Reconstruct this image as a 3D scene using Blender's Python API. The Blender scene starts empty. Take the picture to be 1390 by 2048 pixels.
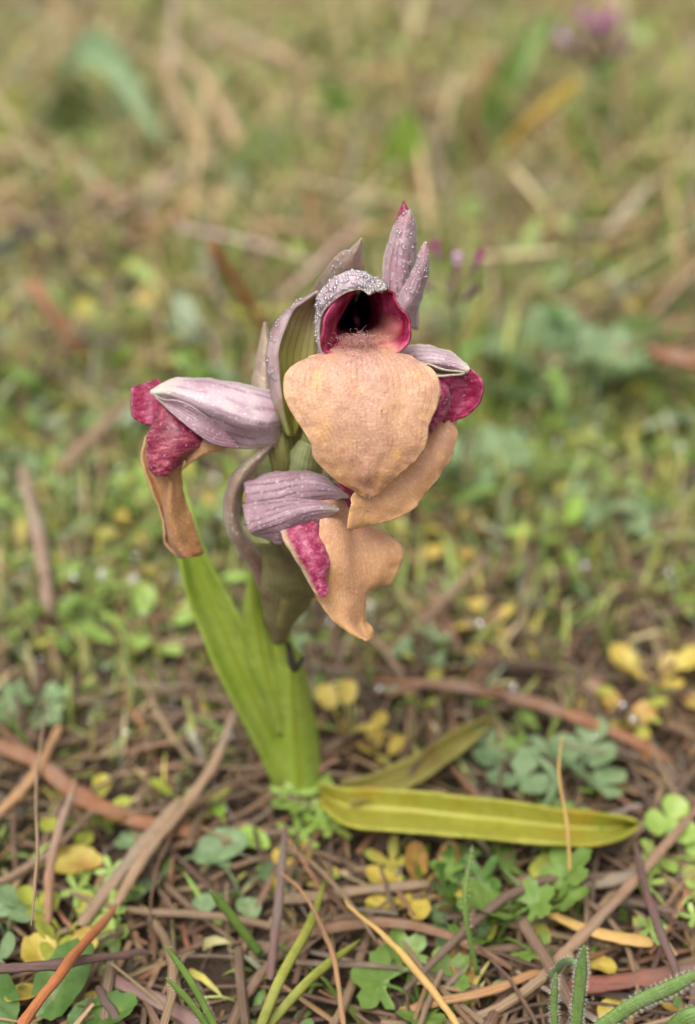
import bpy, math, random
import numpy as np
from mathutils import Vector, Matrix

# ------------------------------------------------------------------ camera, sky, sun, exposure
scene = bpy.context.scene
COL = scene.collection
PITCH = math.radians(32.0)          # looking down on the plant
CAM = np.array((0.0, 0.0, 0.190))   # a phone held 19 cm above the ground
FPX = 2472.0                        # focal length in pixels of a 1390 x 2048 picture
FW = np.array((0, math.cos(PITCH), -math.sin(PITCH)))
UP = np.array((0, math.sin(PITCH), math.cos(PITCH)))
RT = np.array((1.0, 0, 0))

cam_d = bpy.data.cameras.new('camera')
cam = bpy.data.objects.new('camera', cam_d); COL.objects.link(cam)
cam.location = CAM; cam.rotation_euler = (math.pi / 2 - PITCH, 0, 0)
cam_d.sensor_fit = 'VERTICAL'; cam_d.sensor_height = 24.0
cam_d.lens = 24.0 * FPX / 2048.0
cam_d.clip_start = 0.005; cam_d.clip_end = 400.0
cam_d.dof.use_dof = True
cam_d.dof.focus_distance = 0.1975
cam_d.dof.aperture_fstop = cam_d.lens / 5.6     # a 5.6 mm wide aperture
scene.camera = cam

world = bpy.data.worlds.new('World'); scene.world = world; world.use_nodes = True
wn = world.node_tree; wn.nodes.clear()
sky = wn.nodes.new('ShaderNodeTexSky'); sky.sky_type = 'NISHITA'; sky.sun_disc = False
SUN_EL, SUN_AZ = math.radians(68), math.radians(215)
sky.sun_elevation = SUN_EL; sky.sun_rotation = SUN_AZ
sky.air_density = 1.0; sky.dust_density = 6.0; sky.ozone_density = 1.0
hs = wn.nodes.new('ShaderNodeHueSaturation'); hs.inputs['Saturation'].default_value = 0.12   # grey overcast
bg = wn.nodes.new('ShaderNodeBackground'); bg.inputs['Strength'].default_value = 0.15
wo = wn.nodes.new('ShaderNodeOutputWorld')
wn.links.new(sky.outputs[0], hs.inputs['Color']); wn.links.new(hs.outputs[0], bg.inputs['Color']); wn.links.new(bg.outputs[0], wo.inputs['Surface'])

sun_d = bpy.data.lights.new('sun', 'SUN'); sun_d.energy = 1.3; sun_d.angle = math.radians(40); sun_d.color = (1.0, 0.94, 0.84)
sun = bpy.data.objects.new('sun', sun_d); COL.objects.link(sun); sun.location = (0, 0, 3)
sdir = Vector((math.sin(SUN_AZ) * math.cos(SUN_EL), math.cos(SUN_AZ) * math.cos(SUN_EL), math.sin(SUN_EL)))
sun.rotation_euler = sdir.to_track_quat('Z', 'Y').to_euler()

scene.view_settings.view_transform = 'Standard'; scene.view_settings.look = 'None'
scene.view_settings.gamma = 1.0; scene.view_settings.use_curve_mapping = False
scene.view_settings.exposure = 0.55
scene.render.engine = 'CYCLES'
scene.cycles.max_bounces = 8; scene.cycles.transparent_max_bounces = 24
scene.cycles.use_denoising = True

rng = np.random.default_rng(7)
random.seed(11)

# ------------------------------------------------------------------ helpers
def P(px, py, d):
    """point seen at a photo pixel, d millimetres deep"""
    return CAM + d * 1e-3 * (FW + (px - 695) / FPX * RT - (py - 1024) / FPX * UP)

def H(x, y):
    """relief of the soil"""
    r = np.exp(-((x / 3.0) ** 2 + ((y - 0.5) / 3.0) ** 2))
    return r * (0.0022 * np.sin(41 * x + 1.3) * np.sin(37 * y + .4) + 0.0013 * np.sin(97 * x + 2 + 3 * np.sin(20 * y)) * np.sin(83 * y + 1)
                + 0.006 * np.sin(7 * x + .5) * np.sin(6 * y + 2.2) + 0.0006 * np.sin(240 * x + 60 * y) * np.sin(210 * y - 50 * x)) + 0 * x

def G(px, py, z=0.0):
    """point at height z (metres over the soil) under a photo pixel"""
    v = FW + (px - 695) / FPX * RT - (py - 1024) / FPX * UP
    zz = z
    for _ in range(4):
        t = (CAM[2] - zz) / -v[2]
        p = CAM + t * v
        zz = z + float(H(p[0], p[1]))
    return np.array((p[0], p[1], zz))

def srgb(r, g, b):
    f = lambda c: (c / 12.92 if c <= 0.04045 else ((c + 0.055) / 1.055) ** 2.4)
    return (f(r / 255), f(g / 255), f(b / 255), 1.0)

def catmull(pts, n):
    pts = np.asarray(pts, float); m = len(pts)
    t = np.linspace(0, m - 1, n); i = np.clip(t.astype(int), 0, m - 2); f = (t - i)[:, None]
    if pts.ndim == 3: f = f[:, :, None]
    ext = np.concatenate([[2 * pts[0] - pts[1]], pts, [2 * pts[-1] - pts[-2]]])
    p0, p1, p2, p3 = ext[i], ext[i + 1], ext[i + 2], ext[i + 3]
    return 0.5 * (2 * p1 + (p2 - p0) * f + (2 * p0 - 5 * p1 + 4 * p2 - p3) * f ** 2 + (3 * p1 - p0 - 3 * p2 + p3) * f ** 3)

def vnoise(p, scale, seed=0):
    """cheap smooth noise on (N,3) points"""
    q = p * scale; o = 0
    r = np.random.default_rng(abs(int(seed)))
    for k in range(6):
        d = r.normal(size=3); d /= np.linalg.norm(d); ph = r.uniform(0, 6.28)
        o = o + np.sin(q @ d * (1 + .5 * k) * 1.7 + ph + 1.3 * np.sin(q @ np.roll(d, 1) * 1.1 + ph)) / (1 + .35 * k)
    return o / 3.0

class Geo:
    """collects quads/tris with uv; builds ONE mesh object"""
    def __init__(s): s.v = []; s.f = []; s.uv = []; s.n = 0
    def grid(s, pts, close=False):
        nv, nu = pts.shape[:2]
        u = np.linspace(0, 1, nu); v = np.linspace(0, 1, nv)
        s.v.append(pts.reshape(-1, 3)); uu, vv = np.meshgrid(u, v); s.uv.append(np.stack([uu.ravel(), vv.ravel()], 1))
        a = np.arange(nv * nu).reshape(nv, nu) + s.n
        q = np.stack([a[:-1, :-1], a[:-1, 1:], a[1:, 1:], a[1:, :-1]], -1).reshape(-1, 4)
        s.f.append(q); s.n += nv * nu
        return s
    def add(s, v, f, uv=None):
        v = np.asarray(v, float); f = np.asarray(f, int)
        s.v.append(v); s.uv.append(np.zeros((len(v), 2)) if uv is None else np.asarray(uv, float)); s.f.append(f + s.n); s.n += len(v)
        return s
    def mesh(s, name, origin=(0, 0, 0), smooth=True, col=None):
        v = np.concatenate(s.v) - np.asarray(origin); uv = np.concatenate(s.uv)
        me = bpy.data.meshes.new(name)
        lens = np.concatenate([np.full(len(f), f.shape[1]) for f in s.f]); loops = np.concatenate([f.ravel() for f in s.f])
        me.vertices.add(len(v)); me.vertices.foreach_set('co', v.astype(np.float32).ravel())
        me.loops.add(len(loops)); me.loops.foreach_set('vertex_index', loops.astype(np.int32))
        me.polygons.add(len(lens)); st = np.concatenate([[0], np.cumsum(lens)[:-1]])
        me.polygons.foreach_set('loop_start', st.astype(np.int32))
        if smooth: me.polygons.foreach_set('use_smooth', np.ones(len(lens), bool))
        ul = me.uv_layers.new(name='UVMap'); ul.data.foreach_set('uv', uv[loops].astype(np.float32).ravel())
        if col is not None:
            at = me.color_attributes.new('tint', 'FLOAT_COLOR', 'POINT')
            c4 = np.ones((len(v), 4), np.float32); c4[:, :3] = col; at.data.foreach_set('color', c4.ravel())
        me.update(calc_edges=True); me.validate()
        return me

def link(name, me, mat=None, parent=None, loc=None, label=None, cat=None, group=None, kind=None, thick=None):
    o = bpy.data.objects.new(name, me); COL.objects.link(o)
    if mat is not None and not me.materials: me.materials.append(mat)
    if parent is not None: o.parent = parent
    if loc is not None: o.location = loc
    if label: o['label'] = label
    if cat: o['category'] = cat
    if group: o['group'] = group
    if kind: o['kind'] = kind
    if thick:
        m = o.modifiers.new('thickness', 'SOLIDIFY'); m.thickness = thick; m.offset = 0
    return o

def root(name, loc, label, cat, group=None):
    o = bpy.data.objects.new(name, None); COL.objects.link(o); o.location = loc; o.empty_display_size = 0.01
    o['label'] = label; o['category'] = cat
    if group: o['group'] = group
    return o

def tube(pts, rad, sides=8, n=None, cap=True):
    pts = np.asarray(pts, float); rad = np.asarray(rad, float)
    if n: rad = np.interp(np.linspace(0, 1, n), np.linspace(0, 1, len(rad)), rad); pts = catmull(pts, n)
    t = np.gradient(pts, axis=0); t /= np.linalg.norm(t, axis=1)[:, None] + 1e-12
    ref = np.array((0.31, 0.17, 0.93)) if abs(t[0][2]) < .8 else np.array((1.0, 0.1, 0.2))
    a = np.cross(t, ref); a /= np.linalg.norm(a, axis=1)[:, None]; b = np.cross(t, a)
    th = np.linspace(0, 2 * math.pi, sides + 1)
    return pts[:, None] + rad[:, None, None] * (np.cos(th)[None, :, None] * a[:, None] + np.sin(th)[None, :, None] * b[:, None])

def sheet(rows, nu=17, nv=33, wob=0.0, ws=300, seed=0, edge=0.0):
    """rows of (xl,yl,xr,yr,depth,bulge,tilt): edges given by pixel, arched in depth; bulge>0 means the middle is nearer"""
    out = []
    for r in rows:
        xl, yl, xr, yr, d, bu = r[:6]; ti = r[6] if len(r) > 6 else 0
        c = []
        for s in np.linspace(-1, 1, 7):
            k = (s + 1) / 2
            c.append(P(xl + (xr - xl) * k, yl + (yr - yl) * k, d + bu * (s * s) + ti * s))
        out.append(c)
    return loft(out, nu, nv, wob, ws, seed, edge)

def loft(rows, nu=17, nv=33, wob=0.0, ws=300, seed=0, edge=0.0):
    rows = np.array(rows, float)
    a = np.stack([catmull(r, nu) for r in rows]); a = catmull(a, nv) if False else np.stack([catmull(a[:, j], nv) for j in range(nu)], 1)
    if wob or edge:
        du = np.gradient(a, axis=1); dv = np.gradient(a, axis=0); nr = np.cross(du, dv); nr /= np.linalg.norm(nr, axis=2)[..., None] + 1e-12
        n1 = vnoise(a.reshape(-1, 3), ws, seed).reshape(nv, nu)
        s = np.abs(np.linspace(-1, 1, nu)) ** 4
        n2 = vnoise(a.reshape(-1, 3), ws * 2.2, seed + 1).reshape(nv, nu)
        a = a + nr * ((n1 * wob + n2 * edge * s[None]) * 1e-3)[..., None]
    return a

def L3(rows, nu=17, nv=33, **k):
    """rows of control points (px,py,d)"""
    return loft([[P(*c) for c in r] for r in rows], nu, nv, **k)

# ------------------------------------------------------------------ materials
class NT:
    def __init__(s, name):
        s.m = bpy.data.materials.new(name); s.m.use_nodes = True; s.t = s.m.node_tree; s.t.nodes.clear()
    def n(s, kind, **k):
        x = s.t.nodes.new('ShaderNode' + kind)
        for a, b in k.items(): setattr(x, a, b)
        return x
    def set(s, sock, val):
        if isinstance(val, bpy.types.NodeSocket): s.t.links.new(val, sock)
        else: sock.default_value = val
    def math(s, op, a, b=0.0, c=0.0):
        x = s.n('Math', operation=op); s.set(x.inputs[0], a); s.set(x.inputs[1], b); s.set(x.inputs[2], c); return x.outputs[0]
    def mix(s, f, a, b, mode='MIX'):
        x = s.n('Mix', data_type='RGBA', blend_type=mode); s.set(x.inputs[0], f); s.set(x.inputs[6], a); s.set(x.inputs[7], b); return x.outputs[2]
    def step(s, v, lo, hi):
        x = s.n('MapRange', interpolation_type='SMOOTHSTEP'); s.set(x.inputs[0], v); x.inputs[1].default_value = lo; x.inputs[2].default_value = hi
        return x.outputs[0]
    def uv(s):
        c = s.n('TexCoord'); q = s.n('SeparateXYZ'); s.t.links.new(c.outputs['UV'], q.inputs[0]); return q.outputs[0], q.outputs[1]
    def noise(s, scale, detail=3.0, vec=None, rough=.55):
        x = s.n('TexNoise'); x.inputs['Scale'].default_value = scale; x.inputs['Detail'].default_value = detail; x.inputs['Roughness'].default_value = rough
        if vec is None:
            c = s.n('TexCoord'); vec = c.outputs['Object']
        s.t.links.new(vec, x.inputs['Vector']); return x.outputs['Fac']
    def veins(s, u, n, width, wobble=0.0, wscale=200):
        """1 on thin lines that run along v"""
        q = s.math('MULTIPLY', u, n)
        if wobble: q = s.math('ADD', q, s.math('MULTIPLY', s.math('SUBTRACT', s.noise(wscale, 2), .5), wobble))
        q = s.math('ABSOLUTE', s.math('SUBTRACT', s.math('FRACT', q), .5))
        return s.math('SUBTRACT', 1.0, s.step(q, 0.0, width))
    def finish(s, colour, rough=.5, trans=.25, spec=.4, bump=None, bstr=.3, bdist=.0002, sheen=0.0, tcol=None):
        p = s.n('BsdfPrincipled'); s.set(p.inputs['Base Color'], colour); s.set(p.inputs['Roughness'], rough)
        p.inputs['Specular IOR Level'].default_value = spec
        if sheen: p.inputs['Sheen Weight'].default_value = sheen; p.inputs['Sheen Roughness'].default_value = .4
        if bump is not None:
            b = s.n('Bump'); b.inputs['Strength'].default_value = bstr; b.inputs['Distance'].default_value = bdist; s.set(b.inputs['Height'], bump)
            s.t.links.new(b.outputs[0], p.inputs['Normal'])
        o = s.n('OutputMaterial')
        if trans > 0:
            t = s.n('BsdfTranslucent'); s.set(t.inputs['Color'], colour if tcol is None else tcol)
            m = s.n('MixShader'); m.inputs[0].default_value = trans
            s.t.links.new(p.outputs[0], m.inputs[1]); s.t.links.new(t.outputs[0], m.inputs[2]); s.t.links.new(m.outputs[0], o.inputs[0])
        else: s.t.links.new(p.outputs[0], o.inputs[0])
        return s.m

def m_lip(name, neck, body, tip, vein, nveins=26, mott=.38):
    t = NT(name); u, v = t.uv()
    c = t.mix(t.step(v, .02, .42), neck, body); c = t.mix(t.step(v, .6, 1.0), c, tip)
    mid = t.math('SUBTRACT', 1.0, t.step(t.math('ABSOLUTE', t.math('SUBTRACT', u, .5)), .02, .30))
    c = t.mix(t.math('MULTIPLY', mid, .45), c, neck)
    c = t.mix(t.math('MULTIPLY', t.step(t.noise(260, 4), .52, .75), .65), c, (tip[0] * 1.12, tip[1] * 1.2, tip[2] * 1.1, 1))
    c = t.mix(t.math('MULTIPLY', t.step(t.noise(2300, 2), .48, .70), .34), c, (.86, .70, .50, 1))
    vn = t.math('MULTIPLY', t.veins(u, nveins, .22, .8, 150), t.step(t.noise(340, 3), .36, .64))
    c = t.mix(t.math('MULTIPLY', vn, .27), c, vein)
    rim = t.step(t.math('ABSOLUTE', t.math('SUBTRACT', u, .5)), .455, .495); c = t.mix(t.math('MULTIPLY', rim, .55), c, (.80, .56, .30, 1))
    c = t.mix(t.math('MULTIPLY', t.step(t.noise(640, 4), .40, .70), mott), c, (neck[0] * .72, neck[1] * .58, neck[2] * .55, 1))
    # rosy scribbles in the middle and fine dark specks
    w = t.n('TexVoronoi', feature='DISTANCE_TO_EDGE'); w.inputs['Scale'].default_value = 330
    tc = t.n('TexCoord'); t.t.links.new(tc.outputs['Object'], w.inputs['Vector'])
    scr = t.math('MULTIPLY', t.math('MULTIPLY', t.math('SUBTRACT', 1.0, t.step(w.outputs['Distance'], 0, .03)), mid), t.step(t.noise(520, 1), .58, .66))
    c = t.mix(t.math('MULTIPLY', scr, .6), c, (.36, .05, .10, 1))
    sp = t.n('TexVoronoi'); sp.inputs['Scale'].default_value = 520; t.t.links.new(tc.outputs['Object'], sp.inputs['Vector'])
    q = t.n('SeparateColor'); t.t.links.new(sp.outputs['Color'], q.inputs[0])
    spk = t.math('MULTIPLY', t.math('SUBTRACT', 1.0, t.step(sp.outputs['Distance'], .05, .085)), t.math('GREATER_THAN', q.outputs[0], .86))
    c = t.mix(t.math('MULTIPLY', spk, .85), c, (.03, .012, .012, 1))
    b = t.math('ADD', t.math('MULTIPLY', t.noise(2200, 3), 1.1), t.math('MULTIPLY', vn, -.3)); b = t.math('ADD', b, t.math('MULTIPLY', t.noise(700, 2), .9))
    return t.finish(c, rough=.42, trans=.28, spec=.5, bump=b, bstr=.5, bdist=.00022, sheen=.15)

def m_hood(name, base, vein, tipc, edge=None, n=9, amt=.75):
    t = NT(name); u, v = t.uv()
    c = t.mix(t.step(t.noise(150, 4), .3, .72), base, (base[0] * .66, base[1] * .54, base[2] * .60, 1))
    vn = t.math('MULTIPLY', t.veins(u, n, .26, .75, 130), t.step(t.noise(190, 3), .34, .62))
    c = t.mix(t.math('MULTIPLY', vn, amt), c, vein)
    c = t.mix(t.math('MULTIPLY', t.step(t.noise(230, 3), .56, .72), .4), c, (.62, .56, .44, 1))
    c = t.mix(t.step(v, .66, 1.0), c, tipc)
    if edge is not None:
        e = t.step(t.math('ABSOLUTE', t.math('SUBTRACT', u, .5)), .40, .49); c = t.mix(t.math('MULTIPLY', e, .7), c, edge)
    c = t.mix(t.math('MULTIPLY', t.step(t.noise(1900, 2), .58, .70), .55), c, (.78, .70, .72, 1))
    b = t.math('ADD', t.math('MULTIPLY', t.noise(1500, 3), .9), t.math('MULTIPLY', vn, -.45)); b = t.math('ADD', b, t.math('MULTIPLY', t.noise(380, 3), 1.2))
    return t.finish(c, rough=.42, trans=.16, spec=.5, bump=b, bstr=.5, bdist=.0003, sheen=.3)

def m_magenta(name, dark, pale, cream=None):
    t = NT(name); u, v = t.uv()
    tc = t.n('TexCoord'); mp = t.n('Mapping'); mp.inputs['Scale'].default_value = (1.3, 5.5, 1); mp.inputs['Rotation'].default_value = (0, 0, .35); t.t.links.new(tc.outputs['UV'], mp.inputs['Vector'])
    c = t.mix(t.step(t.noise(2.0, 6, mp.outputs[0], .65), .40, .70), dark, pale)
    c = t.mix(t.math('MULTIPLY', t.step(t.noise(210, 3), .45, .70), .7), c, (dark[0] * .55, dark[1] * .5, dark[2] * .55, 1))
    c = t.mix(t.math('MULTIPLY', t.step(t.noise(1700, 2), .60, .72), .45), c, (.72, .36, .46, 1))
    if cream is not None: c = t.mix(t.math('SUBTRACT', 1.0, t.step(t.math('ADD', u, t.math('MULTIPLY', t.math('SUBTRACT', t.noise(400, 3), .5), .25)), .04, .24)), c, cream)
    return t.finish(c, rough=.42, trans=.2, spec=.5, bump=t.math('ADD', t.noise(1800, 3), t.noise(500, 2)), bstr=.5, bdist=.0003, sheen=.2)

def m_throat():
    t = NT('orchid_throat'); u, v = t.uv()
    floor = t.math('MULTIPLY', t.step(u, .33, .41), t.math('SUBTRACT', 1.0, t.step(u, .56, .66)))
    floor = t.math('ADD', floor, t.math('MULTIPLY', t.math('SUBTRACT', t.noise(420, 4), .5), .5))
    mag = t.mix(t.step(t.noise(330, 4), .38, .72), srgb(112, 8, 42), srgb(186, 70, 112))
    fl = t.mix(t.step(t.noise(500, 3), .3, .7), srgb(204, 150, 128), srgb(184, 112, 108))
    right = t.math('MULTIPLY', t.step(u, .56, .64), t.math('SUBTRACT', 1.0, t.step(u, .70, .82)))
    right = t.math('MULTIPLY', t.math('MULTIPLY', right, t.step(v, .14, .26)), .42)
    c = t.mix(floor, mag, fl); c = t.mix(right, c, srgb(194, 138, 116))
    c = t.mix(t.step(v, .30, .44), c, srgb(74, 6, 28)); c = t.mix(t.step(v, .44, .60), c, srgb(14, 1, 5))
    return t.finish(c, rough=.5, trans=.0, spec=.3, bump=t.noise(1800, 3), bstr=.6, bdist=.00025)

def m_leaf(name, base, pale, midrib=None, n=14, trans=.3, rough=.42, blot=None):
    t = NT(name); u, v = t.uv()
    c = t.mix(t.step(t.noise(90, 3), .3, .75), base, pale)
    c = t.mix(t.math('MULTIPLY', t.step(t.noise(520, 4), .42, .72), .42), c, (base[0] * .55, base[1] * .60, base[2] * .55, 1))
    c = t.mix(t.math('MULTIPLY', t.step(t.noise(210, 3), .60, .74), .5), c, (.42, .36, .10, 1))
    c = t.mix(t.math('MULTIPLY', t.veins(u, n, .3, .2, 60), .25), c, (pale[0] * 1.15, pale[1] * 1.1, pale[2] * 1.1, 1))
    if blot is not None: c = t.mix(t.math('MULTIPLY', t.step(t.noise(120, 4), .5, .72), .8), c, blot)
    if midrib is not None: c = t.mix(t.math('SUBTRACT', 1.0, t.step(t.math('ABSOLUTE', t.math('SUBTRACT', u, .5)), .0, .10)), c, midrib)
    b = t.math('ADD', t.noise(900, 2), t.math('MULTIPLY', t.veins(u, n, .4, .2, 60), .5))
    return t.finish(c, rough=rough, trans=trans, spec=.4, bump=b, bstr=.45, bdist=.00025)

def m_tint(name, rough=.5, trans=.3, spec=.35, wear=(.22, .20, .08, 1)):
    """colour of each blade from its own tint"""
    t = NT(name); a = t.n('VertexColor'); a.layer_name = 'tint'
    c = t.mix(t.math('MULTIPLY', t.step(t.noise(260, 3), .35, .75), .35), a.outputs[0], wear)
    return t.finish(c, rough=rough, trans=trans, spec=spec)

def m_varied(name, cols, rough=.6, trans=0.0, scale=(400, 60), spec=.3):
    """one colour per object out of a few, with fibres along it"""
    t = NT(name); oi = t.n('ObjectInfo'); r = t.n('ValToRGB'); r.color_ramp.interpolation = 'LINEAR'
    e = r.color_ramp.elements; e[0].position = 0; e[0].color = cols[0]; e[1].position = 1; e[1].color = cols[-1]
    for i, c in enumerate(cols[1:-1]): x = e.new((i + 1) / (len(cols) - 1)); x.color = c
    t.t.links.new(oi.outputs['Random'], r.inputs[0]); c = r.outputs[0]
    u, v = t.uv()
    f = t.veins(u, 9, .4, 1.0, 300)
    c = t.mix(t.math('MULTIPLY', f, .35), c, (.05, .03, .02, 1))
    c = t.mix(t.math('MULTIPLY', t.step(t.noise(scale[0], 4), .45, .75), .45), c, (.24, .18, .12, 1))
    c = t.mix(t.math('MULTIPLY', t.step(t.noise(scale[1], 2), .5, .72), .5), c, (.09, .055, .035, 1))
    return t.finish(c, rough=rough, trans=trans, spec=spec, bump=t.math('ADD', t.noise(1200, 3), f), bstr=.5, bdist=.0002)

def m_plain(name, c, rough=.5, trans=0.0, spec=.3, var=.35, ns=300):
    t = NT(name); k = t.mix(t.math('MULTIPLY', t.step(t.noise(ns, 4), .35, .75), var), c, (c[0] * .5, c[1] * .5, c[2] * .5, 1))
    tc = t.n('TexCoord'); mp = t.n('Mapping'); mp.inputs['Scale'].default_value = (9, 2.2, 1); t.t.links.new(tc.outputs['UV'], mp.inputs['Vector'])
    st_ = t.noise(1.6, 5, mp.outputs[0], .7)
    if var >= .35:      # fibres along the piece, weathered grey places and dark breaks
        k = t.mix(t.math('MULTIPLY', t.step(st_, .50, .66), .55), k, (c[0] * .38, c[1] * .34, c[2] * .34, 1))
        g_ = (c[0] + c[1] + c[2]) / 3; k = t.mix(t.math('MULTIPLY', t.step(t.noise(75, 3), .48, .70), .55), k, (g_ * 1.25, g_ * 1.08, g_ * .86, 1))
    return t.finish(k, rough=rough, trans=trans, spec=spec, bump=t.math('ADD', t.noise(1500, 2), t.math('MULTIPLY', st_, 2.5 if var >= .35 else 0)), bstr=.5, bdist=.0003)

def m_water(name='dew_water', base=.17):
    """clear bead: lets light through, mirrors the sky"""
    t = NT(name); tr = t.n('BsdfTransparent'); gl = t.n('BsdfGlossy'); gl.inputs['Roughness'].default_value = .04
    f = t.n('Fresnel'); f.inputs['IOR'].default_value = 1.45; k = t.math('MINIMUM', t.math('ADD', t.math('MULTIPLY', f.outputs[0], .45), base), .75)
    m = t.n('MixShader'); t.t.links.new(k, m.inputs[0]); t.t.links.new(tr.outputs[0], m.inputs[1]); t.t.links.new(gl.outputs[0], m.inputs[2])
    o = t.n('OutputMaterial'); t.t.links.new(m.outputs[0], o.inputs[0]); return t.m

def m_soil():
    t = NT('soil'); c = t.mix(t.step(t.noise(60, 6), .3, .7), (.030, .020, .013, 1), (.085, .058, .038, 1))
    c = t.mix(t.math('MULTIPLY', t.step(t.noise(14, 3), .52, .64), .8), c, (.045, .055, .020, 1))
    c = t.mix(t.math('MULTIPLY', t.step(t.noise(420, 4), .55, .75), .6), c, (.17, .12, .08, 1))
    # beyond the grass that is built the meadow is only colour
    ge = t.n('NewGeometry'); ln = t.n('VectorMath', operation='LENGTH'); t.t.links.new(ge.outputs['Position'], ln.inputs[0])
    far = t.step(ln.outputs['Value'], 2.5, 7.0)
    c = t.mix(far, c, t.mix(t.step(t.noise(3, 6), .35, .65), (.085, .10, .03, 1), (.17, .14, .075, 1)))
    b = t.math('ADD', t.noise(240, 6), t.noise(900, 3))
    return t.finish(c, rough=.9, trans=0, spec=.15, bump=b, bstr=.8, bdist=.002)

LIP = m_lip('orchid_lip_main', srgb(200, 150, 136), srgb(212, 164, 126), srgb(220, 164, 100), srgb(150, 92, 58))
LIP2 = m_lip('orchid_lip_aged', srgb(212, 160, 128), srgb(222, 170, 120), srgb(226, 174, 112), srgb(160, 106, 68), 22, .18)
LIP3 = m_lip('orchid_lip_back', srgb(192, 142, 100), srgb(196, 146, 92), srgb(176, 116, 70), srgb(140, 92, 56), 18, .22)
THROAT = m_throat()
MAG = m_magenta('orchid_magenta', srgb(142, 16, 62), srgb(196, 84, 124))
MAGC = m_magenta('orchid_magenta_pale', srgb(146, 26, 74), srgb(204, 112, 140), srgb(206, 176, 140))
HOOD = m_hood('orchid_hood_lilac', srgb(206, 184, 190), srgb(132, 88, 108), srgb(208, 194, 180), srgb(210, 196, 176), 7)
HOODM = m_hood('orchid_hood_main', srgb(224, 206, 212), srgb(150, 104, 124), srgb(222, 208, 200), srgb(216, 202, 184), 5, .5)
HOODP = m_hood('orchid_hood_purple', srgb(176, 146, 154), srgb(106, 68, 88), srgb(158, 142, 122), None, 7)
BUD = m_hood('orchid_bud', srgb(194, 164, 170), srgb(118, 64, 86), srgb(190, 134, 142), srgb(204, 180, 178), 6)
BRACT = m_hood('orchid_bract', srgb(176, 156, 132), srgb(122, 88, 76), srgb(158, 112, 98), srgb(170, 140, 110), 6, .5)

def m_bractmain():
    t = NT('orchid_bract_folded'); u, v = t.uv()
    g = t.mix(t.step(v, .05, .75), srgb(176, 150, 116), srgb(160, 164, 74))
    g = t.mix(t.math('MULTIPLY', t.veins(u, 14, .22, .3, 120), .6), g, srgb(122, 112, 70))
    p = t.mix(t.step(t.noise(240, 3), .35, .7), srgb(196, 172, 172), srgb(156, 124, 128))
    p = t.mix(t.math('MULTIPLY', t.veins(u, 18, .25, .5, 120), .5), p, srgb(128, 92, 100)); p = t.mix(t.step(v, .7, 1), p, srgb(150, 150, 84))
    c = t.mix(t.step(u, .40, .50), p, g)
    return t.finish(c, rough=.45, trans=.25, spec=.4, bump=t.noise(1500, 3), bstr=.4, bdist=.0002)
BRACTM = m_bractmain()
OVARY = m_leaf('orchid_ovary', srgb(140, 136, 78), srgb(156, 150, 96), None, 6, .15, .5, srgb(136, 112, 88))
OVDULL = m_leaf('orchid_ovary_dull', srgb(116, 112, 72), srgb(138, 132, 92), None, 11, .2, .55, srgb(122, 96, 82))
STEM = m_leaf('orchid_stem', srgb(152, 174, 66), srgb(172, 190, 84), None, 10, .2)
LEAF = m_leaf('orchid_leaf', srgb(162, 184, 72), srgb(186, 202, 98), srgb(156, 166, 52), 16, .35)
LEAFY = m_leaf('orchid_leaf_yellowing', srgb(158, 158, 56), srgb(180, 174, 72), srgb(194, 192, 100), 12, .3, .42, srgb(178, 146, 40))
WITHER = m_plain('withered_black', srgb(44, 38, 30), .7)
WATER = m_water()
HAIRM = m_plain('orchid_hair', srgb(240, 206, 202), .5, .3, .3, .1)
SOIL = m_soil()
GRASS = m_tint('grass_blades'); HERBM = m_tint('herb_leaves', .42, .32, .45); LITTERM = m_tint('dry_litter', .65, .08, .25, (.07, .05, .035, 1))

# ------------------------------------------------------------------ ground
def axis(fine, lim):
    a = list(np.arange(-fine, fine + 1e-9, .012)); x = fine; s = .012
    while x < lim: s *= 1.35; x += s; a = [-x] + a + [x]
    return np.array(a)
gx = axis(.9, 150.0); gy = axis(1.0, 150.0) + .7
XX, YY = np.meshgrid(gx, gy)
g = Geo().grid(np.stack([XX, YY, H(XX, YY)], -1))
link('ground', g.mesh('ground'), SOIL, kind='structure')

# ------------------------------------------------------------------ the orchid
BASE = G(600, 1590)
PLANT = root('tongue_orchid', BASE, 'tall wild orchid with peach tongue-shaped lips and dewy lilac hoods', 'orchid')
def part(name, geo, mat, parent=None, thick=None, label=None, kind=None):
    return link(name, geo.mesh(name, BASE), mat, parent if parent is not None else PLANT, thick=thick, label=label, kind=kind)
def pxr(px, d): return px / FPX * d * 1e-3

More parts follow.
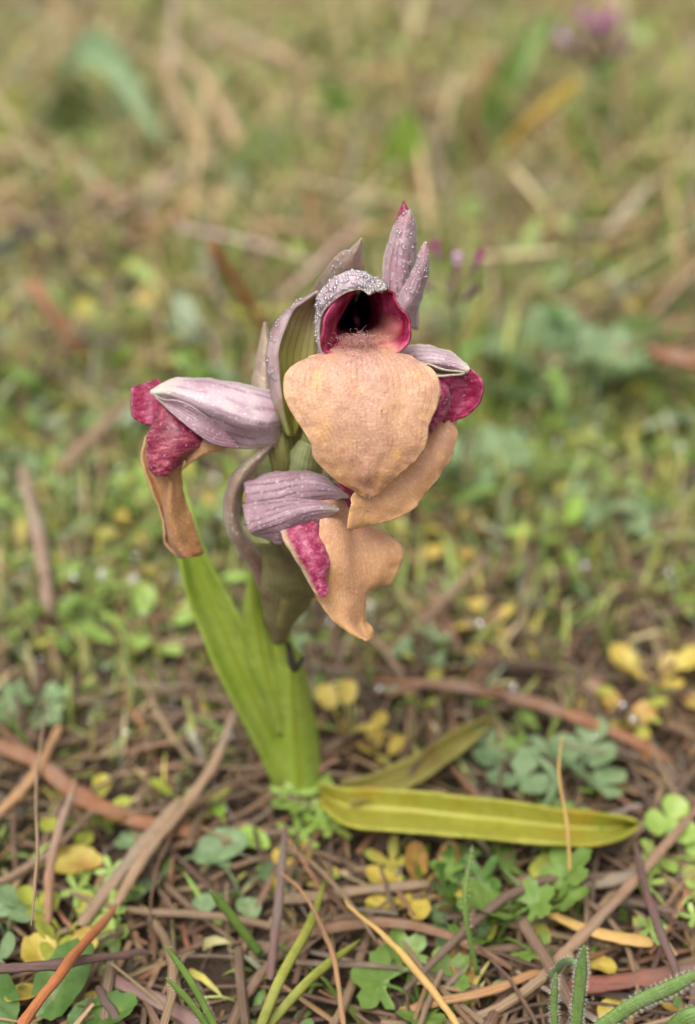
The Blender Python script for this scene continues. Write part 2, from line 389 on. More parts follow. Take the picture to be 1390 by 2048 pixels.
def drops(surfs, n, rmin, rmax, seed, off=.3, side=-1):
    """small beads of water lying on lofted surfaces"""
    r = np.random.default_rng(seed)
    th = np.linspace(0, math.pi, 5)[1:-1]; ph = np.linspace(0, 2 * math.pi, 7)[:-1]
    sv = [(0, 0, 1)] + [(math.sin(a) * math.cos(b), math.sin(a) * math.sin(b), math.cos(a)) for a in th for b in ph] + [(0, 0, -1)]
    sv = np.array(sv); tri = []
    for k in range(6):
        j = (k + 1) % 6; tri.append((0, 1 + k, 1 + j))
        for q in range(2): a = 1 + q * 6; tri += [(a + k, a + 6 + k, a + 6 + j), (a + k, a + 6 + j, a + j)]
        tri.append((13 + k, 19, 13 + j))
    tri = np.array(tri); ge = Geo()
    for _ in range(n):
        s = surfs[r.integers(len(surfs))]; nv, nu = s.shape[:2]
        i = r.integers(1, nv - 2); j = r.integers(1, nu - 2); p = s[i, j] + (s[i + 1, j] - s[i, j]) * r.random() + (s[i, j + 1] - s[i, j]) * r.random()
        nr = np.cross(s[i, j + 1] - s[i, j], s[i + 1, j] - s[i, j]); nr /= np.linalg.norm(nr) + 1e-12
        if np.dot(nr, CAM - p) < 0: nr = -nr
        rad = (rmin + (rmax - rmin) * r.random() ** 2.2) * 1e-3
        ge.add(sv * rad * np.array((1, 1, .85 + .3 * r.random())) + p + nr * (rad * off + .00013), tri)
    return ge

# stem
st = [(600, 1606, 262, 24), (592, 1500, 254, 27), (585, 1400, 247, 27), (572, 1320, 241, 24), (558, 1250, 236, 21), (551, 1180, 232, 18), (553, 1100, 227, 16),
      (560, 1000, 220, 15), (572, 900, 214, 14), (594, 830, 213, 13), (612, 780, 214, 11), (625, 745, 216, 7)]
part('stem', Geo().grid(tube([P(*s[:3]) for s in st], [pxr(s[3], s[2]) for s in st], 14, 60)), STEM)

# leaves
def leaf(name, rows, mat, nu=15, nv=40, thick=.0006, wob=.25, seed=1, label=None):
    return part(name, Geo().grid(sheet(rows, nu, nv, wob, 90, seed, .15)), mat, thick=thick, label=label)
leaf('leaf', [(556, 1590, 622, 1580, 259, -1), (530, 1530, 600, 1512, 256, -3), (505, 1477, 576, 1450, 253, -4), (467, 1408, 556, 1398, 249, -4.5), (433, 1339, 528, 1340, 246, -4.5),
              (399, 1255, 494, 1262, 243, -4), (371, 1183, 449, 1180, 241, -3.5), (357, 1118, 413, 1110, 240, -3), (353, 1050, 390, 1045, 239, -2), (364, 960, 367, 958, 239, 0)], LEAF, label='upright broad green leaf')
leaf('leaf', [(552, 1470, 594, 1470, 250, 1), (530, 1400, 577, 1410, 245, 2), (500, 1330, 562, 1340, 241, 2), (487, 1262, 546, 1262, 237, 3), (489, 1200, 522, 1200, 234, 2), (504, 1132, 507, 1131, 231, 0)], LEAF, seed=4)
leaf('leaf', [(556, 1606, 646, 1604, 257, 4), (551, 1550, 644, 1550, 254, 5), (550, 1500, 637, 1500, 251, 5), (551, 1450, 630, 1445, 247, 5), (554, 1400, 620, 1400, 243, 5), (561, 1345, 607, 1340, 239, 4), (576, 1296, 590, 1292, 236, 1)], LEAF, seed=6, label='green leaf sheathing the stem')
gl = []
for px, py, w in ((640, 1588, 22), (690, 1612, 36), (760, 1618, 41), (840, 1624, 42), (930, 1634, 42), (1020, 1643, 42), (1110, 1654, 38), (1190, 1658, 33), (1240, 1655, 22), (1276, 1648, 4)):
    z = .0065 + .005 * math.sin((px - 640) / 640 * math.pi)
    gl.append([G(px, py - w, z + .004), G(px, py - w * .5, z + .0015), G(px, py, z - .0005), G(px, py + w * .5, z + .0012), G(px, py + w, z + .004)])
part('leaf', Geo().grid(loft(gl, 13, 60, .25, 80, 3, .2)), LEAFY, thick=.0006, label='yellowing leaf lying along the ground')
gl = []
for px, py, w in ((690, 1585, 22), (760, 1572, 26), (830, 1540, 26), (890, 1500, 24), (940, 1468, 18), (985, 1438, 3)):
    gl.append([G(px - w * .4, py - w, .010), G(px, py, .007), G(px + w * .4, py + w, .010)])
OLD = m_leaf('orchid_leaf_old', srgb(140, 134, 62), srgb(164, 152, 84), srgb(120, 112, 50), 10, .25, .5, srgb(126, 100, 60))
part('leaf', Geo().grid(loft(gl, 9, 30, .4, 90, 9, .3)), OLD, thick=.0005, label='dull olive old leaf')
wt = [(574, 1284, 235.5), (579, 1300, 235), (582, 1320, 234.5), (589, 1336, 234.5), (599, 1328, 235), (606, 1312, 236)]
part('withered_tip', Geo().grid(tube([P(*q) for q in wt], [pxr(a, 235) for a in (3, 7, 8, 9, 6, 3)], 8, 24)), WITHER, label='shrivelled black leaf tip')

# bracts
def bract(rows, mat, nu=21, nv=48, label=None, seed=0, l3=False):
    s = L3(rows, nu, nv, wob=.12, ws=400, seed=seed, edge=.15) if l3 else sheet(rows, nu, nv, .12, 400, seed, .15)
    o = part('bract', Geo().grid(s), mat, thick=.00035, label=label); return o, s
br = []
for (l, f, r), dz in zip((((633, 584), (635, 583), (637, 585)), ((597, 601), (611, 602), (637, 622)), ((568, 625), (588, 619), (637, 652)), ((547, 653), (571, 655), (636, 688)), ((534, 700), (557, 702), (634, 718)),
                        ((534, 742), (558, 744), (628, 762)), ((541, 782), (563, 790), (612, 812)), ((552, 822), (568, 830), (599, 850)), ((570, 868), (579, 872), (590, 874))),
                       (0, 1, 2, 2.5, 3, 3.5, 4, 5, 6)):
    d = 200.5 + dz
    br.append([(l[0], l[1], d + 2.2), ((l[0] * .6 + f[0] * .4), (l[1] * .6 + f[1] * .4), d + .7), (f[0] - 1, f[1], d), (f[0] + 4, f[1] + 1, d + .9), ((f[0] + r[0]) / 2, (f[1] + r[1]) / 2, d + 4), (r[0], r[1], d + 4.5)])
b0, b0s = bract(br, BRACTM, l3=True, label='folded bract, lilac outside and yellow-green inside')
br = []
for (l, f, r), d in zip((((722, 478), (723, 477), (724, 478)), ((701, 496), (712, 503), (725, 517)), ((676, 510), (699, 524), (729, 542)), ((651, 539), (682, 552), (731, 570)), ((634, 564), (668, 580), (728, 600)), ((620, 594), (655, 612), (722, 630)), ((616, 640), (650, 660), (700, 670)), ((610, 700), (635, 715), (660, 720)), ((606, 770), (612, 775), (620, 775))),
                       (207, 207.4, 209, 213, 217.5, 221, 222, 220, 215)):
    br.append([(l[0], l[1], d + 2.5), ((l[0] + f[0]) / 2, (l[1] + f[1]) / 2 - 2, d + .8), (f[0], f[1], d), (f[0] * .6 + r[0] * .4, f[1] * .6 + r[1] * .4, d + 2), (r[0], r[1], d + 3.5)])
b1, b1s = bract(br, BRACT, l3=True, seed=3, label='pointed olive bract standing behind the hood')
bract([(528, 646, 531, 645, 214, 0), (520, 690, 545, 690, 214, 2), (511, 735, 552, 738, 214, 3), (507, 772, 552, 780, 213.5, 3), (520, 840, 560, 850, 213, 3), (548, 900, 570, 900, 213, 2)], BRACT, seed=5)
bract([(549, 883, 552, 881, 209, 0), (509, 911, 533, 910, 209, 1.5), (469, 944, 503, 946, 210, 2.5), (450, 986, 488, 977, 211, 3), (446, 1026, 481, 1012, 212, 3.2), (456, 1066, 483, 1049, 213.5, 3.2), (478, 1105, 500, 1080, 216, 3), (504, 1142, 530, 1125, 221, 2), (520, 1185, 540, 1180, 227, 1)],
      BRACT, seed=7, label='sickle-shaped brownish bract')
bract([(545, 860, 580, 862, 209.5, 2), (540, 900, 590, 900, 210, 3), (542, 930, 596, 935, 212, 3), (548, 970, 580, 980, 216, 2)], OVARY, seed=8)
bract([(600, 880, 640, 900, 208, 1.5), (580, 905, 645, 925, 209, 2.5), (572, 935, 640, 955, 211, 3), (565, 975, 620, 985, 215, 3), (560, 1010, 590, 1015, 219, 2)], m_leaf('orchid_ovary_pale', srgb(158, 166, 110), srgb(182, 184, 140), None, 8, .2), seed=9)

# flowers: each is its ovary with the petals as pieces of it
def flower(label, pts, rad):
    o = part('flower', Geo().grid(tube([P(*q) for q in pts], [pxr(r_, q[2]) for r_, q in zip(rad, pts)], 12, 24)), OVARY, label=label); return o
# ---- front flower
F1 = flower('flower facing the front with open magenta throat', [(585, 900, 214), (600, 840, 213), (640, 770, 214), (672, 715, 218), (695, 675, 223)], (9, 15, 19, 19, 15))
lr = []
for y, xl, xr, dc, e in ((688, 654, 795, 201.5, .3), (704, 646, 797, 197.4, .4), (711, 617, 822, 196.4, .5), (725, 590, 850, 195.4, .5), (750, 570, 873, 194.6, .6), (780, 567, 880, 194.0, .8), (812, 576, 875, 193.6, 1.0), (850, 599, 858, 193.6, 1.0),
                         (885, 621, 853, 194.0, .8), (915, 628, 836, 194.6, 1.0), (945, 656, 801, 195.6, .8), (970, 690, 773, 196.8, .6), (985, 716, 757, 197.8, .3), (994, 732, 738, 198.4, 0)):
    c = []
    for s in np.linspace(-1, 1, 9):
        ridge = .55 * math.exp(-((abs(s) - .16) / .1) ** 2) * max(0, 1 - abs(y - 760) / 200)
        c.append((xl + (xr - xl) * (s + 1) / 2, y - 5 * (1 - s * s) * (y > 960) * 0 + 4 * (abs(s) ** 3) * (y in (711, 725)), dc + e * abs(s) ** 2.2 - ridge))
    lr.append(c)
lip1 = L3(lr, 61, 90, wob=.16, ws=420, seed=2, edge=.28)
# crumpled tip
vv = np.linspace(0, 1, 90)[:, None]; k = np.clip((vv - .62) / .38, 0, 1) * (1 - np.abs(np.linspace(-1, 1, 61))[None] ** 3)
lip1 = lip1 + (k * vnoise(lip1.reshape(-1, 3), 900, 5).reshape(90, 61) * .0010)[..., None] * FW
part('lip', Geo().grid(lip1), LIP, F1, thick=.0004, label='broad peach heart-shaped lip')
tr = [[(708, 582, 198.5), (690, 586, 197.5), (672, 598, 196.4), (653, 624, 195.4), (645, 662, 195.2), (646, 700, 196.4), (682, 710, 197.2), (722, 712, 197), (762, 710, 197.2), (796, 704, 197), (815, 688, 196.6), (824, 660, 197.2), (818, 634, 198.3), (798, 606, 199.2), (784, 586, 200), (768, 578, 200.6)],
      [(709, 584, 200.5), (698, 592, 199.8), (682, 608, 199), (668, 634, 198.4), (660, 668, 198.2), (664, 694, 199.2), (690, 692, 200.4), (722, 692, 200.8), (755, 690, 200.6), (780, 684, 200.2), (797, 672, 200), (803, 652, 200.4), (797, 630, 201), (783, 608, 201.6), (772, 590, 202), (760, 580, 202)],
      [(711, 584, 204), (702, 596, 204), (690, 614, 203.6), (678, 636, 203.4), (672, 652, 203.4), (678, 664, 204), (696, 668, 204.5), (718, 668, 205), (738, 664, 205), (752, 656, 205), (760, 646, 205), (762, 632, 205.2), (758, 614, 205.4), (752, 600, 205.6), (747, 588, 205.8), (742, 580, 206)],
      [(712, 584, 208), (704, 597, 208), (692, 615, 208), (680, 636, 207.6), (676, 646, 207.6), (682, 655, 208), (697, 657, 208.5), (716, 656, 209), (727, 652, 209), (733, 645, 209), (737, 636, 209), (738, 624, 209), (736, 610, 209), (733, 598, 209), (730, 588, 209), (726, 581, 209)],
      [(712, 590, 216), (707, 600, 216), (700, 612, 216), (694, 622, 216), (690, 632, 216), (694, 640, 216), (702, 644, 216), (712, 644, 216), (720, 642, 216), (724, 636, 216), (727, 628, 216), (728, 618, 216), (726, 608, 216), (724, 600, 216), (721, 594, 216), (718, 590, 216)],
      [(708 + 2 * math.cos(a), 620 + 2 * math.sin(a), 221) for a in np.linspace(-2.2, 4.0, 16)]]
th1 = L3(tr, 61, 60, wob=.14, ws=500, seed=8, edge=.2)
q_ = np.clip(1 - np.arange(60) / 12.0, 0, 1)[:, None]; w_ = vnoise(th1.reshape(-1, 3), 700, 31).reshape(60, 61) * q_ * np.clip(np.abs(np.linspace(-1, 1, 61)) - .25, 0, 1)[None] * 1.6
th1 = th1 + (w_ * .0007)[..., None] * RT + (np.roll(w_, 7, 1) * .0005)[..., None] * UP - (np.roll(w_, 3, 1) * .0008)[..., None] * FW
part('throat', Geo().grid(th1), THROAT, F1, thick=.0004, label='magenta side lobes round a dark throat')
part('column', Geo().grid(tube([P(716, 655, 207), P(713, 640, 206), P(709, 628, 208), P(708, 615, 212)], [pxr(a, 206) for a in (5, 7, 6, 4)], 8, 14)), m_plain('orchid_column', srgb(70, 6, 28), .5), F1)
hd = [[(646, 712, 202.5), (640, 680, 201), (640, 648, 199.6), (648, 624, 198), (667, 603, 196.4), (690, 587, 195), (708, 581, 194.3), (722, 580, 194), (731, 585, 193.8), (738, 590, 193.7), (744, 583, 194), (758, 583, 194.4), (771, 580, 195.2)],
      [(640, 700, 203), (635, 668, 201.5), (636, 634, 200), (642, 610, 198), (660, 588, 196.2), (684, 572, 195), (704, 565, 194.3), (720, 564, 194), (732, 568, 194), (741, 573, 194), (750, 573, 194.4), (761, 574, 195), (772, 578, 196)],
      [(637, 690, 205), (633, 655, 203.6), (634, 618, 202), (640, 590, 200), (655, 571, 198.5), (677, 554, 197.6), (700, 546, 197), (718, 545, 196.8), (733, 550, 197), (745, 556, 197.4), (755, 561, 198), (764, 568, 198.6), (773, 577, 199)],
      [(640, 690, 211), (638, 655, 210), (640, 618, 209), (648, 592, 208), (662, 574, 207), (680, 560, 206), (700, 552, 206), (718, 551, 206), (733, 556, 206), (745, 563, 206.5), (756, 570, 207), (765, 580, 208), (772, 590, 209)],
      [(660, 700, 219), (660, 670, 219), (664, 640, 219), (672, 615, 218), (682, 598, 218), (692, 588, 218), (704, 582, 218), (716, 582, 218), (726, 586, 218), (734, 592, 218), (740, 600, 218), (744, 612, 218), (746, 626, 218)]]
hood1 = L3(hd, 61, 44, wob=.18, ws=520, seed=12, edge=.2)
part('hood', Geo().grid(hood1.transpose(1, 0, 2)), HOODM, F1, thick=.0004, label='dew-covered lilac hood')
# hair tuft at the throat
hg = Geo(); r = np.random.default_rng(4)
for _ in range(210):
    s = r.normal(0, .42); s = max(-1, min(1, s)); px = 716 + 56 * s; py = 686 + r.normal(0, 7) - 6 * s * s; d = 199.6 - .12 * (py - 680) + 0 * s
    L = (7 + 13 * r.random()) * (1 - .35 * abs(s)); a = r.normal(0, .55) + s * .35
    p = [(px, py, d + .3), (px + L * .45 * math.sin(a), py - L * .55, d - 1.0), (px + L * (math.sin(a) + r.normal(0, .3)), py - L * (.95 - .3 * r.random()), d - 1.8 + r.normal(0, .4))]
    hg.grid(tube([P(*q) for q in p], [4.6e-5, 3.6e-5, 2.0e-5], 4, 5))
for _ in range(70):
    px = 725 + r.normal(0, 26); py = 720 + abs(r.normal(0, 60)); 
    i = int(np.clip((py - 688) / 306 * 1.0 * 89, 8, 88)); j = int(np.clip(30 + (px - 725) / 4.6, 5, 55)); q = lip1[i, j]
    a = r.uniform(0, 6.28); L = .0009 * (.4 + r.random())
    e = q - FW * .0009 + RT * L * math.cos(a) + UP * L * math.sin(a)
    hg.grid(tube([q - FW * .0001, (q + e) / 2 - FW * .0003, e], [3.2e-5, 3e-5, 1.6e-5], 4, 4))
part('hair_tuft', hg, HAIRM, F1, kind='stuff')
part('dew_drops', drops([hood1[:24], hood1[:24], hood1[4:22, 10:50]], 620, .08, .46, 1), WATER, F1, kind='stuff')
part('dew_specks', drops([lip1, lip1, lip1, th1[:20, :]], 900, .04, .12, 2), WATER, F1, kind='stuff')

# ---- right flower
F2 = flower('flower turned to the side behind the front lip', [(590, 930, 216), (640, 880, 215), (720, 800, 214), (790, 745, 212), (840, 740, 210)], (9, 14, 18, 20, 18))
h2 = sheet([(770, 700, 790, 772, 209, 3), (799, 702, 810, 770, 206, 4), (818, 692, 835, 758, 203.5, 4), (850, 692, 862, 750, 202, 4), (880, 698, 888, 749, 201.3, 3.5), (906, 708, 910, 749, 201, 2.5), (927, 725, 926, 748, 201, 1), (940, 738, 938, 741, 201, 0)], 25, 44, .15, 400, 3, .25)
part('hood', Geo().grid(h2), HOOD, F2, thick=.0004)
s2 = sheet([(800, 740, 805, 765, 206, -2), (850, 728, 856, 752, 203, -2.5), (880, 738, 884, 752, 201.3, -2), (910, 742, 910, 750, 200.8, -1), (929, 745, 929, 748, 200.5, 0)], 13, 30, .1, 400, 4)
part('sepal', Geo().grid(s2), m_hood('orchid_sepal_brown', srgb(150, 132, 112), srgb(96, 76, 66), srgb(190, 172, 150), srgb(206, 190, 168), 5), F2, thick=.0003)
part('side_lobe', Geo().grid(sheet([(872, 744, 944, 738, 204, -1), (874, 758, 961, 757, 204, -2), (876, 780, 966, 778, 204.3, -2.5), (878, 805, 960, 806, 204.8, -2.5), (884, 830, 938, 830, 205, -2), (886, 850, 898, 846, 205.6, -.5)], 25, 34, .2, 300, 5, .4)), MAG, F2, thick=.0004, label='deep magenta side lobe')
lob = sheet([(868, 752, 880, 758, 200.5, 1), (866, 778, 895, 778, 199.6, 2), (862, 800, 900, 798, 199.6, 2.5), (858, 825, 895, 823, 200, 2.4), (856, 848, 880, 846, 200.6, 1.6), (857, 864, 861, 866, 201.4, .2)], 21, 30, .2, 500, 6, .3)
part('side_lobe', Geo().grid(lob), MAGC, F2, thick=.0004)
l2 = [[(840, 826, 207), (868, 828, 205.6), (890, 832, 205.4), (911, 838, 206.4)], [(832, 868, 205.5), (864, 868, 203.8), (892, 868, 203.6), (914, 868, 205)], [(815, 900, 204), (850, 904, 202.4), (882, 910, 202.4), (903, 917, 204)],
      [(785, 930, 202.5), (818, 938, 201.2), (850, 948, 201.4), (873, 958, 203)], [(755, 955, 201), (786, 968, 200.4), (815, 984, 200.8), (839, 1002, 202.4)], [(730, 972, 199.6), (752, 990, 199.8), (775, 1012, 200.6), (800, 1034, 202.2)],
      [(709, 984, 198.4), (722, 1004, 199.2), (735, 1026, 200.4), (760, 1046, 202)], [(702, 1012, 198.6), (710, 1028, 199.2), (718, 1040, 200), (730, 1050, 201.4)], [(693, 1058, 199.4), (695, 1058, 199.6), (697, 1059, 200), (700, 1059, 200.6)]]
lip2 = L3(l2, 31, 60, wob=.22, ws=380, seed=14, edge=.55)
part('lip', Geo().grid(lip2), LIP2, F2, thick=.0004, label='folded peach lip')
part('dew_drops', drops([h2[6:], h2[6:], lob], 150, .05, .24, 6), WATER, F2, kind='stuff')

# ---- lower flower
F3 = flower('lower flower turned to the right with a purple-grey hood', [(556, 1272, 233), (560, 1240, 229), (570, 1190, 224), (566, 1140, 220), (560, 1090, 217), (560, 1040, 214)], (8, 13, 20, 22, 22, 18))
part('ovary_sheath', Geo().grid(sheet([(548, 1290, 568, 1284, 233, .5), (532, 1250, 592, 1240, 228, 2.2), (523, 1210, 620, 1204, 223.5, 3.2), (521, 1172, 632, 1184, 220, 3.2, .6), (523, 1128, 606, 1140, 217, 3), (520, 1086, 566, 1086, 214, 3)], 21, 34, .3, 200, 3, .3)), OVDULL, F3, thick=.0004)
u3 = [[(480, 985, 214), (486, 965, 212), (492, 990, 210), (490, 1020, 211), (488, 1050, 213)], [(520, 955, 212), (528, 962, 209.5), (535, 985, 208), (535, 1015, 208.4), (532, 1040, 210)], [(560, 945, 210), (570, 955, 207.5), (577, 975, 206.4), (580, 1000, 206.6), (580, 1022, 208)],
      [(600, 943, 208.5), (608, 953, 206.4), (614, 970, 205.4), (618, 992, 205.6), (622, 1012, 207)], [(640, 952, 207), (646, 960, 205.4), (650, 972, 204.6), (654, 988, 205), (658, 1002, 206)], [(672, 973, 205.8), (675, 977, 204.8), (678, 982, 204.4), (680, 990, 204.6), (680, 997, 205)], [(699, 992, 204.6), (699, 993, 204.4), (699, 994, 204.4), (699, 995, 204.4), (698, 996, 204.5)]]
u3s = L3(u3, 31, 50, wob=.15, ws=400, seed=3, edge=.2)
part('hood', Geo().grid(u3s), HOODP, F3, thick=.0004, label='purple-grey veined hood')
k3 = [[(486, 1010, 211), (490, 1035, 208.5), (499, 1062, 206.6), (503, 1066, 207.6), (508, 1070, 210)], [(515, 1005, 208.6), (520, 1030, 206.6), (528, 1048, 204.8), (534, 1062, 205.6), (540, 1080, 208)], [(550, 1000, 207), (556, 1018, 205.2), (563, 1034, 203.6), (564, 1056, 204.6), (562, 1087, 207.2)],
      [(590, 998, 206), (593, 1010, 204.4), (597, 1022, 203), (602, 1038, 203.8), (606, 1060, 206)], [(625, 1000, 205), (628, 1008, 203.8), (632, 1016, 202.8), (636, 1027, 203.2), (638, 1042, 204.6)], [(655, 1008, 204), (656, 1012, 203.2), (658, 1017, 202.6), (659, 1023, 202.8), (660, 1030, 203.4)], [(677, 1019, 203), (677, 1020, 202.8), (678, 1020, 202.6), (678, 1021, 202.6), (677, 1022, 202.8)]]
k3s = L3(k3, 31, 50, wob=.12, ws=400, seed=5, edge=.15)
part('sepal', Geo().grid(k3s), HOODP, F3, thick=.0004, label='keeled purple sepal')
part('side_lobe', Geo().grid(sheet([(560, 1062, 634, 1040, 203.6, 1), (570, 1084, 640, 1066, 202.4, 1.5), (586, 1110, 650, 1098, 201.6, 1.8), (604, 1140, 658, 1126, 201.4, 2), (620, 1164, 651, 1152, 201.6, 1.6), (632, 1184, 655, 1180, 201.8, .8), (645, 1194, 650, 1194, 202, 0)], 21, 40, .18, 420, 7, .25)), MAGC, F3, thick=.0004, label='pointed magenta side lobe with cream margin')
part('side_lobe', Geo().grid(sheet([(660, 966, 702, 968, 209, 1), (664, 982, 709, 982, 208.6, 1), (676, 1000, 708, 1002, 208.2, 1), (696, 1016, 704, 1016, 208, 0)], 9, 14, .1, 400, 2)), MAG, F3, thick=.0004)
l3 = []
for (l, f, q), d in zip((((640, 1000), (685, 1000), (714, 1006)), ((640, 1045), (698, 1050), (737, 1050)), ((637, 1085), (712, 1088), (792, 1080)), ((634, 1125), (719, 1128), (807, 1114)), ((630, 1160), (725, 1160), (785, 1160)), ((630, 1188), (727, 1188), (738, 1186)), ((644, 1213), (722, 1216), (731, 1220)), ((673, 1246), (716, 1246), (735, 1246)), ((706, 1270), (724, 1266), (746, 1264)), ((732, 1283), (737, 1281), (744, 1277))),
                       (206, 205, 204.6, 205, 206, 207, 207.6, 208, 208, 208.4)):
    l3.append([(l[0], l[1], d - 1.0), ((l[0] * 2 + f[0]) / 3, (l[1] * 2 + f[1]) / 3, d - 1.2), ((l[0] + 2 * f[0]) / 3, (l[1] + 2 * f[1]) / 3, d - .4), (f[0], f[1], d + 1.8), ((f[0] + q[0]) / 2, (f[1] + q[1]) / 2, d + 2.6), (q[0], q[1], d + 4.2)])
part('lip', Geo().grid(L3(l3, 41, 64, wob=.2, ws=320, seed=15, edge=.45)), LIP2, F3, thick=.0004, label='long orange-peach lip with a flared wing')

# ---- left flower
F4 = flower('flower stretched out to the left with a drooping lip', [(560, 990, 218), (556, 930, 214), (545, 870, 212), (510, 845, 211), (450, 840, 211)], (9, 15, 22, 26, 22))
h4 = [[(572, 800, 213), (566, 815, 210), (562, 840, 208), (560, 870, 209.5), (560, 892, 212)], [(548, 786, 211), (544, 803, 207.4), (540, 835, 205.4), (540, 870, 207), (540, 893, 210)], [(508, 776, 210), (502, 792, 206.4), (496, 825, 204.6), (490, 865, 206.4), (484, 896, 209.5)], [(464, 766, 209), (460, 780, 206), (452, 808, 204.4), (440, 850, 206), (430, 884, 208.6)],
      [(420, 757, 208.4), (416, 768, 206), (408, 792, 204.8), (398, 826, 206), (390, 860, 208)], [(376, 757, 208), (373, 765, 206.2), (367, 782, 205.2), (360, 806, 206), (354, 832, 207.4)], [(340, 763, 207.6), (338, 769, 206.4), (335, 779, 205.6), (332, 793, 206), (328, 807, 207)], [(302, 783, 206.6), (302, 784, 206.4), (302, 785, 206.4), (302, 786, 206.4), (303, 787, 206.6)]]
h4 = [[r_[0], r_[1], (r_[2][0] - 3 * k_, r_[2][1] + 16 * k_, r_[2][2] - 1.0 * k_), (r_[3][0], r_[3][1] + 4 * k_, r_[3][2] + .9 * k_), r_[4]] for r_, k_ in zip(h4, (.3, .7, 1, 1, .9, .6, .3, 0))]
h4s = L3(h4, 31, 60, wob=.15, ws=350, seed=22, edge=.2)
part('hood', Geo().grid(h4s), HOOD, F4, thick=.0004, label='lilac hood with dark veins')
part('sepal', Geo().grid(sheet([(480, 897, 440, 850, 207, 0), (430, 888, 410, 830, 205.8, -1), (392, 866, 380, 810, 205.4, -1), (358, 838, 350, 800, 205.4, -.8), (330, 812, 326, 798, 205.8, -.4), (299, 786, 299, 782, 206.4, 0)], 13, 36, .1, 400, 3)), HOODP, F4, thick=.0003)
part('side_lobe', Geo().grid(sheet([(263, 760, 300, 758, 210, -1), (316, 757, 262, 775, 210.4, -1), (331, 780, 262, 800, 210.4, -1.5), (335, 806, 264, 826, 210, -1.5), (320, 836, 272, 838, 209.6, -1), (304, 850, 296, 850, 209.4, 0)][1:], 17, 26, .25, 300, 2, .4)), MAG, F4, thick=.0004)
fl4 = sheet([(322, 800, 338, 806, 207.4, .5), (308, 838, 370, 838, 205.6, 1.5), (297, 866, 402, 868, 204.6, 2.2), (294, 896, 400, 892, 204.4, 2.4), (296, 922, 372, 912, 204.6, 2), (302, 944, 350, 936, 205, 1.2), (312, 952, 334, 952, 205.4, .3)], 25, 40, .2, 380, 9, .3)
part('side_lobe', Geo().grid(fl4), m_magenta('orchid_magenta_left', srgb(120, 14, 54), srgb(196, 104, 112)), F4, thick=.0004)
part('petal_base', Geo().grid(sheet([(350, 880, 470, 880, 206.8, .5), (362, 905, 450, 896, 207, 1), (372, 925, 420, 902, 207.2, .5), (364, 942, 385, 915, 207.6, 0)], 9, 14, .1, 300, 1)), LIP3, F4, thick=.0004)
l4 = []
for (l, f, q), d in zip((((291, 872), (320, 880), (376, 900)), ((281, 912), (318, 920), (367, 930)), ((287, 942), (326, 950), (363, 955)), ((297, 966), (338, 968), (364, 975)), ((309, 997), (338, 1000), (373, 1006)), ((321, 1026), (338, 1030), (383, 1036)), ((325, 1060), (345, 1062), (392, 1062)), ((327, 1082), (352, 1086), (402, 1088)), ((346, 1108), (365, 1108), (410, 1104)), ((352, 1113), (372, 1115), (404, 1110))),
                       (208, 208, 208.2, 208.6, 209.4, 210.4, 211.4, 212.4, 213, 213.4)):
    l4.append([(l[0], l[1], d + 2.2), ((l[0] + f[0]) / 2, (l[1] + f[1]) / 2, d + 3.0), (f[0], f[1], d - 1.0), ((f[0] + q[0]) / 2, (f[1] + q[1]) / 2, d + .6), (q[0], q[1], d + 2.6)])
part('lip', Geo().grid(L3(l4, 31, 54, wob=.2, ws=300, seed=17, edge=.4)), LIP3, F4, thick=.0004, label='drooping ochre lip')

# ---- bud behind
F5 = flower('closed dewy bud pointing upwards', [(640, 820, 214), (680, 760, 215), (740, 690, 214), (785, 620, 211.5), (800, 540, 209.5)], (8, 14, 18, 20, 16))
bd = sheet([(760, 640, 835, 660, 210, 3), (763, 590, 838, 600, 209, 4), (764, 556, 836, 560, 208, 4), (773, 506, 833, 510, 207, 3.6), (783, 470, 833, 478, 206.4, 2.6), (798, 440, 828, 444, 206, 1.4), (815, 421, 819, 420, 206, 0)], 25, 50, .12, 420, 3, .2)
part('sepal', Geo().grid(bd), BUD, F5, thick=.0004, label='lilac sepal closed over the bud')
bs = sheet([(780, 660, 815, 668, 209, 2), (786, 625, 826, 628, 207, 2.6), (800, 592, 845, 590, 205.6, 2.6), (815, 562, 853, 560, 205, 2), (829, 535, 857, 534, 204.8, 1.4), (838, 510, 856, 508, 204.8, .8), (850, 484, 853, 483, 205, 0)], 21, 40, .12, 420, 8, .2)
part('sepal', Geo().grid(bs), BUD, F5, thick=.0004)
part('petal_tip', Geo().grid(sheet([(784, 476, 806, 476, 208, 1), (787, 455, 822, 456, 207.6, 1.2), (795, 433, 822, 436, 207.4, 1), (801, 416, 816, 418, 207.4, .6), (807, 402, 809, 402, 207.6, 0)], 11, 24, .25, 600, 5, .2)), MAG, F5, thick=.0004, label='magenta petal tip')
part('dew_drops', drops([bd[8:], bs[4:], bs[4:], bd[12:]], 280, .10, .44, 9), WATER, F5, kind='stuff')
part('dew_drops', drops([b1s[6:30, :10], b0s[4:34, :8]], 220, .09, .40, 10), WATER, b1, kind='stuff')

